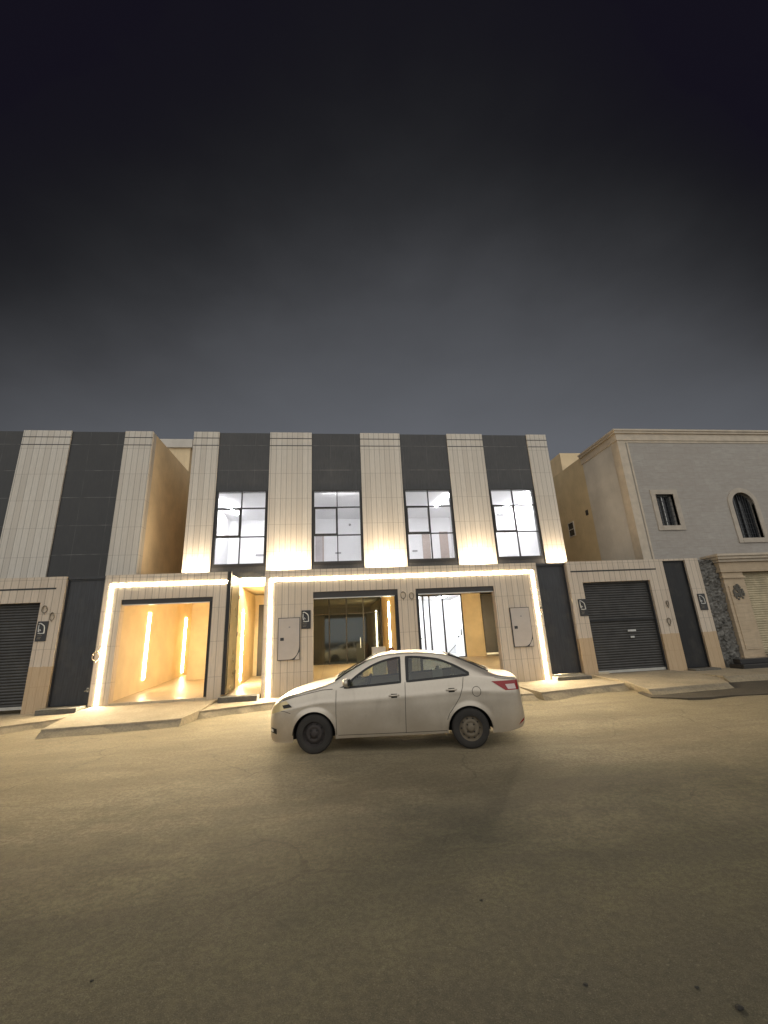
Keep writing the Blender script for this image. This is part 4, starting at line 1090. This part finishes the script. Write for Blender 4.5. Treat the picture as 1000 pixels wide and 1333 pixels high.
# wheel wells and underbody
for c in (UF, UR):
    for s in (-1, 1):
        m = MB(); n_ = 20; vs = []; fs = []
        for i in range(n_+1):
            a = math.pi*i/n_; z = .285+(AR+.004)*math.sin(a); x = c+(AR+.004)*math.cos(a)
            vs += [(x, s*.50, z), (x, s*.832, z)]
        for i in range(n_): fs.append((2*i, 2*i+1, 2*i+3, 2*i+2))
        fs.append(tuple(2*i for i in range(n_+1)))
        m.add(vs, fs); m.build('wheel_well', M['seam'], CAR)
m = MB(); m.box(.15, UF-.36, -.60, .60, .19, .5); m.box(UF-.36, UF+.36, -.5, .5, .2, .6); m.box(UF+.36, UR-.36, -.70, .70, .215, .34); m.box(UR-.36, UR+.36, -.5, .5, .22, .6); m.box(UR+.36, 4.15, -.62, .62, .26, .5); m.build('underbody', M['seam'], CAR)
m = MB(); m.box(1.0, 1.35, -.72, .72, .5, .95); m.bbox(1.15, 1.55, -.70, .70, .80, 1.0, .04); dsh = m.build('dashboard', M['dash'], CAR)
m = MB(); m.tube([(1.72+.05*math.sin(t), -.36+.18*math.cos(t), .98+.17*math.sin(t)) for t in [2*math.pi*i/24 for i in range(24)]], .016, 8, closed=True); m.tube([(1.5,-.36,.92),(1.72,-.36,.98)], .03, 8); m.build('steering_wheel', M['dash'], dsh, smooth=True)
def car_seat(u, y):
    m = MB(); m.bbox(u-.25, u+.27, y-.24, y+.24, .42, .58, .05)
    bm = bmesh.new(); bmesh.ops.create_cube(bm, size=1)
    for v in bm.verts: v.co = Vector((u+.26+(v.co.x)*.13 + (v.co.z+.5)*.20, y+v.co.y*(.46 if v.co.z < 0 else .38), .85+v.co.z*.58))
    bmesh.ops.bevel(bm, geom=list(bm.edges), offset=.04, segments=2, affect='EDGES'); m.from_bm(bm)
    o = m.build('seat', M['seat'], CAR, smooth=True)
    m = MB(); m.bbox(u+.44, u+.53, y-.13, y+.13, 1.16, 1.34, .035); m.tube([(u+.48,y-.05,1.1),(u+.48,y-.05,1.2)], .01, 6); m.tube([(u+.48,y+.05,1.1),(u+.48,y+.05,1.2)], .01, 6); m.build('headrest', M['seat'], o, smooth=True)
car_seat(1.98, -.36); car_seat(1.98, .36)
m = MB(); m.bbox(2.72, 3.15, -.66, .66, .40, .56, .05)
bm = bmesh.new(); bmesh.ops.create_cube(bm, size=1)
for v in bm.verts: v.co = Vector((3.16+v.co.x*.13+(v.co.z+.5)*.18, v.co.y*1.3, .78+v.co.z*.52))
bmesh.ops.bevel(bm, geom=list(bm.edges), offset=.04, segments=2, affect='EDGES'); m.from_bm(bm)
bs = m.build('rear_seat', M['dash'], CAR, smooth=True)
for y in (-.36, .36):
    m = MB(); m.bbox(3.27, 3.36, y-.13, y+.13, 1.04, 1.20, .035); m.build('headrest', M['seat'], bs, smooth=True)
m = MB(); m.box(3.3, 3.8, -.62, .62, .98, 1.02); m.build('parcel_shelf', M['dash'], CAR)
m = MB(); m.tube([(3.20, 0, 1.40), (3.21, 0, 1.43)], .022, 8); m.tube([(3.205, 0, 1.42), (3.36, 0, 1.565)], .005, 5); m.build('aerial', M['trimb'], CAR)
for y in (-.30, .28):
    m = MB(); pts = []
    for i in range(8):
        t = i/7; yy = y+.42*t; u = 1.15-.04*(1-abs(yy)/.7)+.02; v = max(0., 1-abs(yy)/railw(u)); u = screen_f(v)[0]+.035+.05*t; p = P3(u, v); pts.append((p.x, yy, p.z+.018))
    m.tube(pts, .008, 6); m.build('wiper', M['trimb'], CAR)
# put the car on the street
CA = math.atan2(-.17293, .98493)
AX = Vector((math.cos(CA), math.sin(CA), 0)); NO = Vector((AX.y, -AX.x, 0))
A0 = Vector((-.379, -6.199, GZ)) - AX*UF - NO*.80
CAR.rotation_euler = (0, 0, CA); CAR.location = A0 + Vector((0, 0, .004))
def carw(u, y, z): return A0 + AX*u + Vector((-AX.y, AX.x, 0))*y + Vector((0, 0, z))
# tissue box on the rear seat back
p = carw(2.98, .25, 0)
o = empty('tissue_box', (p.x, p.y, GZ+.0), 'white box standing on the rear seat inside the silver car', 'box'); o.rotation_euler = (0, 0, CA)
m = MB(); m.bbox(-.09, .09, -.07, .07, .98, 1.14, .008); q = m; me = MB()
me.v = [(a+o.location.x, b+o.location.y, c+o.location.z) for a, b, c in q.v]; me.f = q.f; me.m = q.m; me.build('carton', M['board'], o)
m2 = MB(); m2.tube([(0,-.02,1.13),(.02,0,1.17),(-.01,.02,1.2)], [.05,.035,.01], 8); me = MB(); me.v = [(a+o.location.x, b+o.location.y, c+o.location.z) for a, b, c in m2.v]; me.f = m2.f; me.m = m2.m; me.build('tissue', M['board'], o)

# ------------------------------------------------------------------ things standing in the second garage, seen over the car roof
m = MB(); m.bbox(1.25, 1.72, 1.35, 1.72, fz(1.4), 1.24, .02); m.box(1.27, 1.70, 1.34, 1.35, 1.05, 1.07)
o = tag(m.build('appliance_box', M['board']), 'white upright box standing in the garage just above the car roof', 'box')
m = MB(); bm = bmesh.new(); bmesh.ops.create_icosphere(bm, subdivisions=3, radius=1); rd = random.Random(9)
for v in bm.verts: v.co = Vector((1.93+.19*v.co.x, 1.5+.2*v.co.y, fz(1.5)+.52+.54*v.co.z)) + Vector((rd.random()-.5, rd.random()-.5, rd.random()-.5))*.035
m.from_bm(bm); tag(m.build('cloth_sack', M['redcloth'], smooth=True), 'reddish brown sack leaning between the white box and the garage wall', 'sack')

# ------------------------------------------------------------------ stones and litter on the street
def stone(x, y, r, label):
    bm = bmesh.new(); bmesh.ops.create_icosphere(bm, subdivisions=2, radius=1); rd = random.Random(int(x*1000+y*77))
    for v in bm.verts: v.co = Vector((x+r*1.5*v.co.x, y+r*v.co.y, gh(x, y)+r*.3+r*.55*v.co.z)) + Vector((rd.random()-.5, rd.random()-.5, rd.random()-.5))*r*.45
    m = MB(); m.from_bm(bm); return tag(m.build('pebble', M['pebble']), label, 'stone', 'dark pebbles lying on the street')

stone(1.88, -11.51, .014, 'dark pebble nearest the bottom right corner of the street')
stone(1.27, -11.22, .009, 'left of two tiny dark pebbles low on the street near its right side')
stone(1.79, -11.36, .008, 'small dark pebble just above the bottom right corner')
stone(.97, -10.45, .008, 'tiny dark pebble alone in the middle of the bare street')
stone(-1.39, -10.72, .007, 'tiny dark pebble near the lower left of the street')

scene.view_settings.view_transform = 'Standard'; scene.view_settings.look = 'None'; scene.view_settings.exposure = 0; scene.view_settings.gamma = 1
scene.cycles.use_denoising = True; scene.cycles.max_bounces = 8; scene.cycles.transparent_max_bounces = 16; scene.cycles.sample_clamp_indirect = 6; scene.cycles.caustics_reflective = False; scene.cycles.caustics_refractive = False
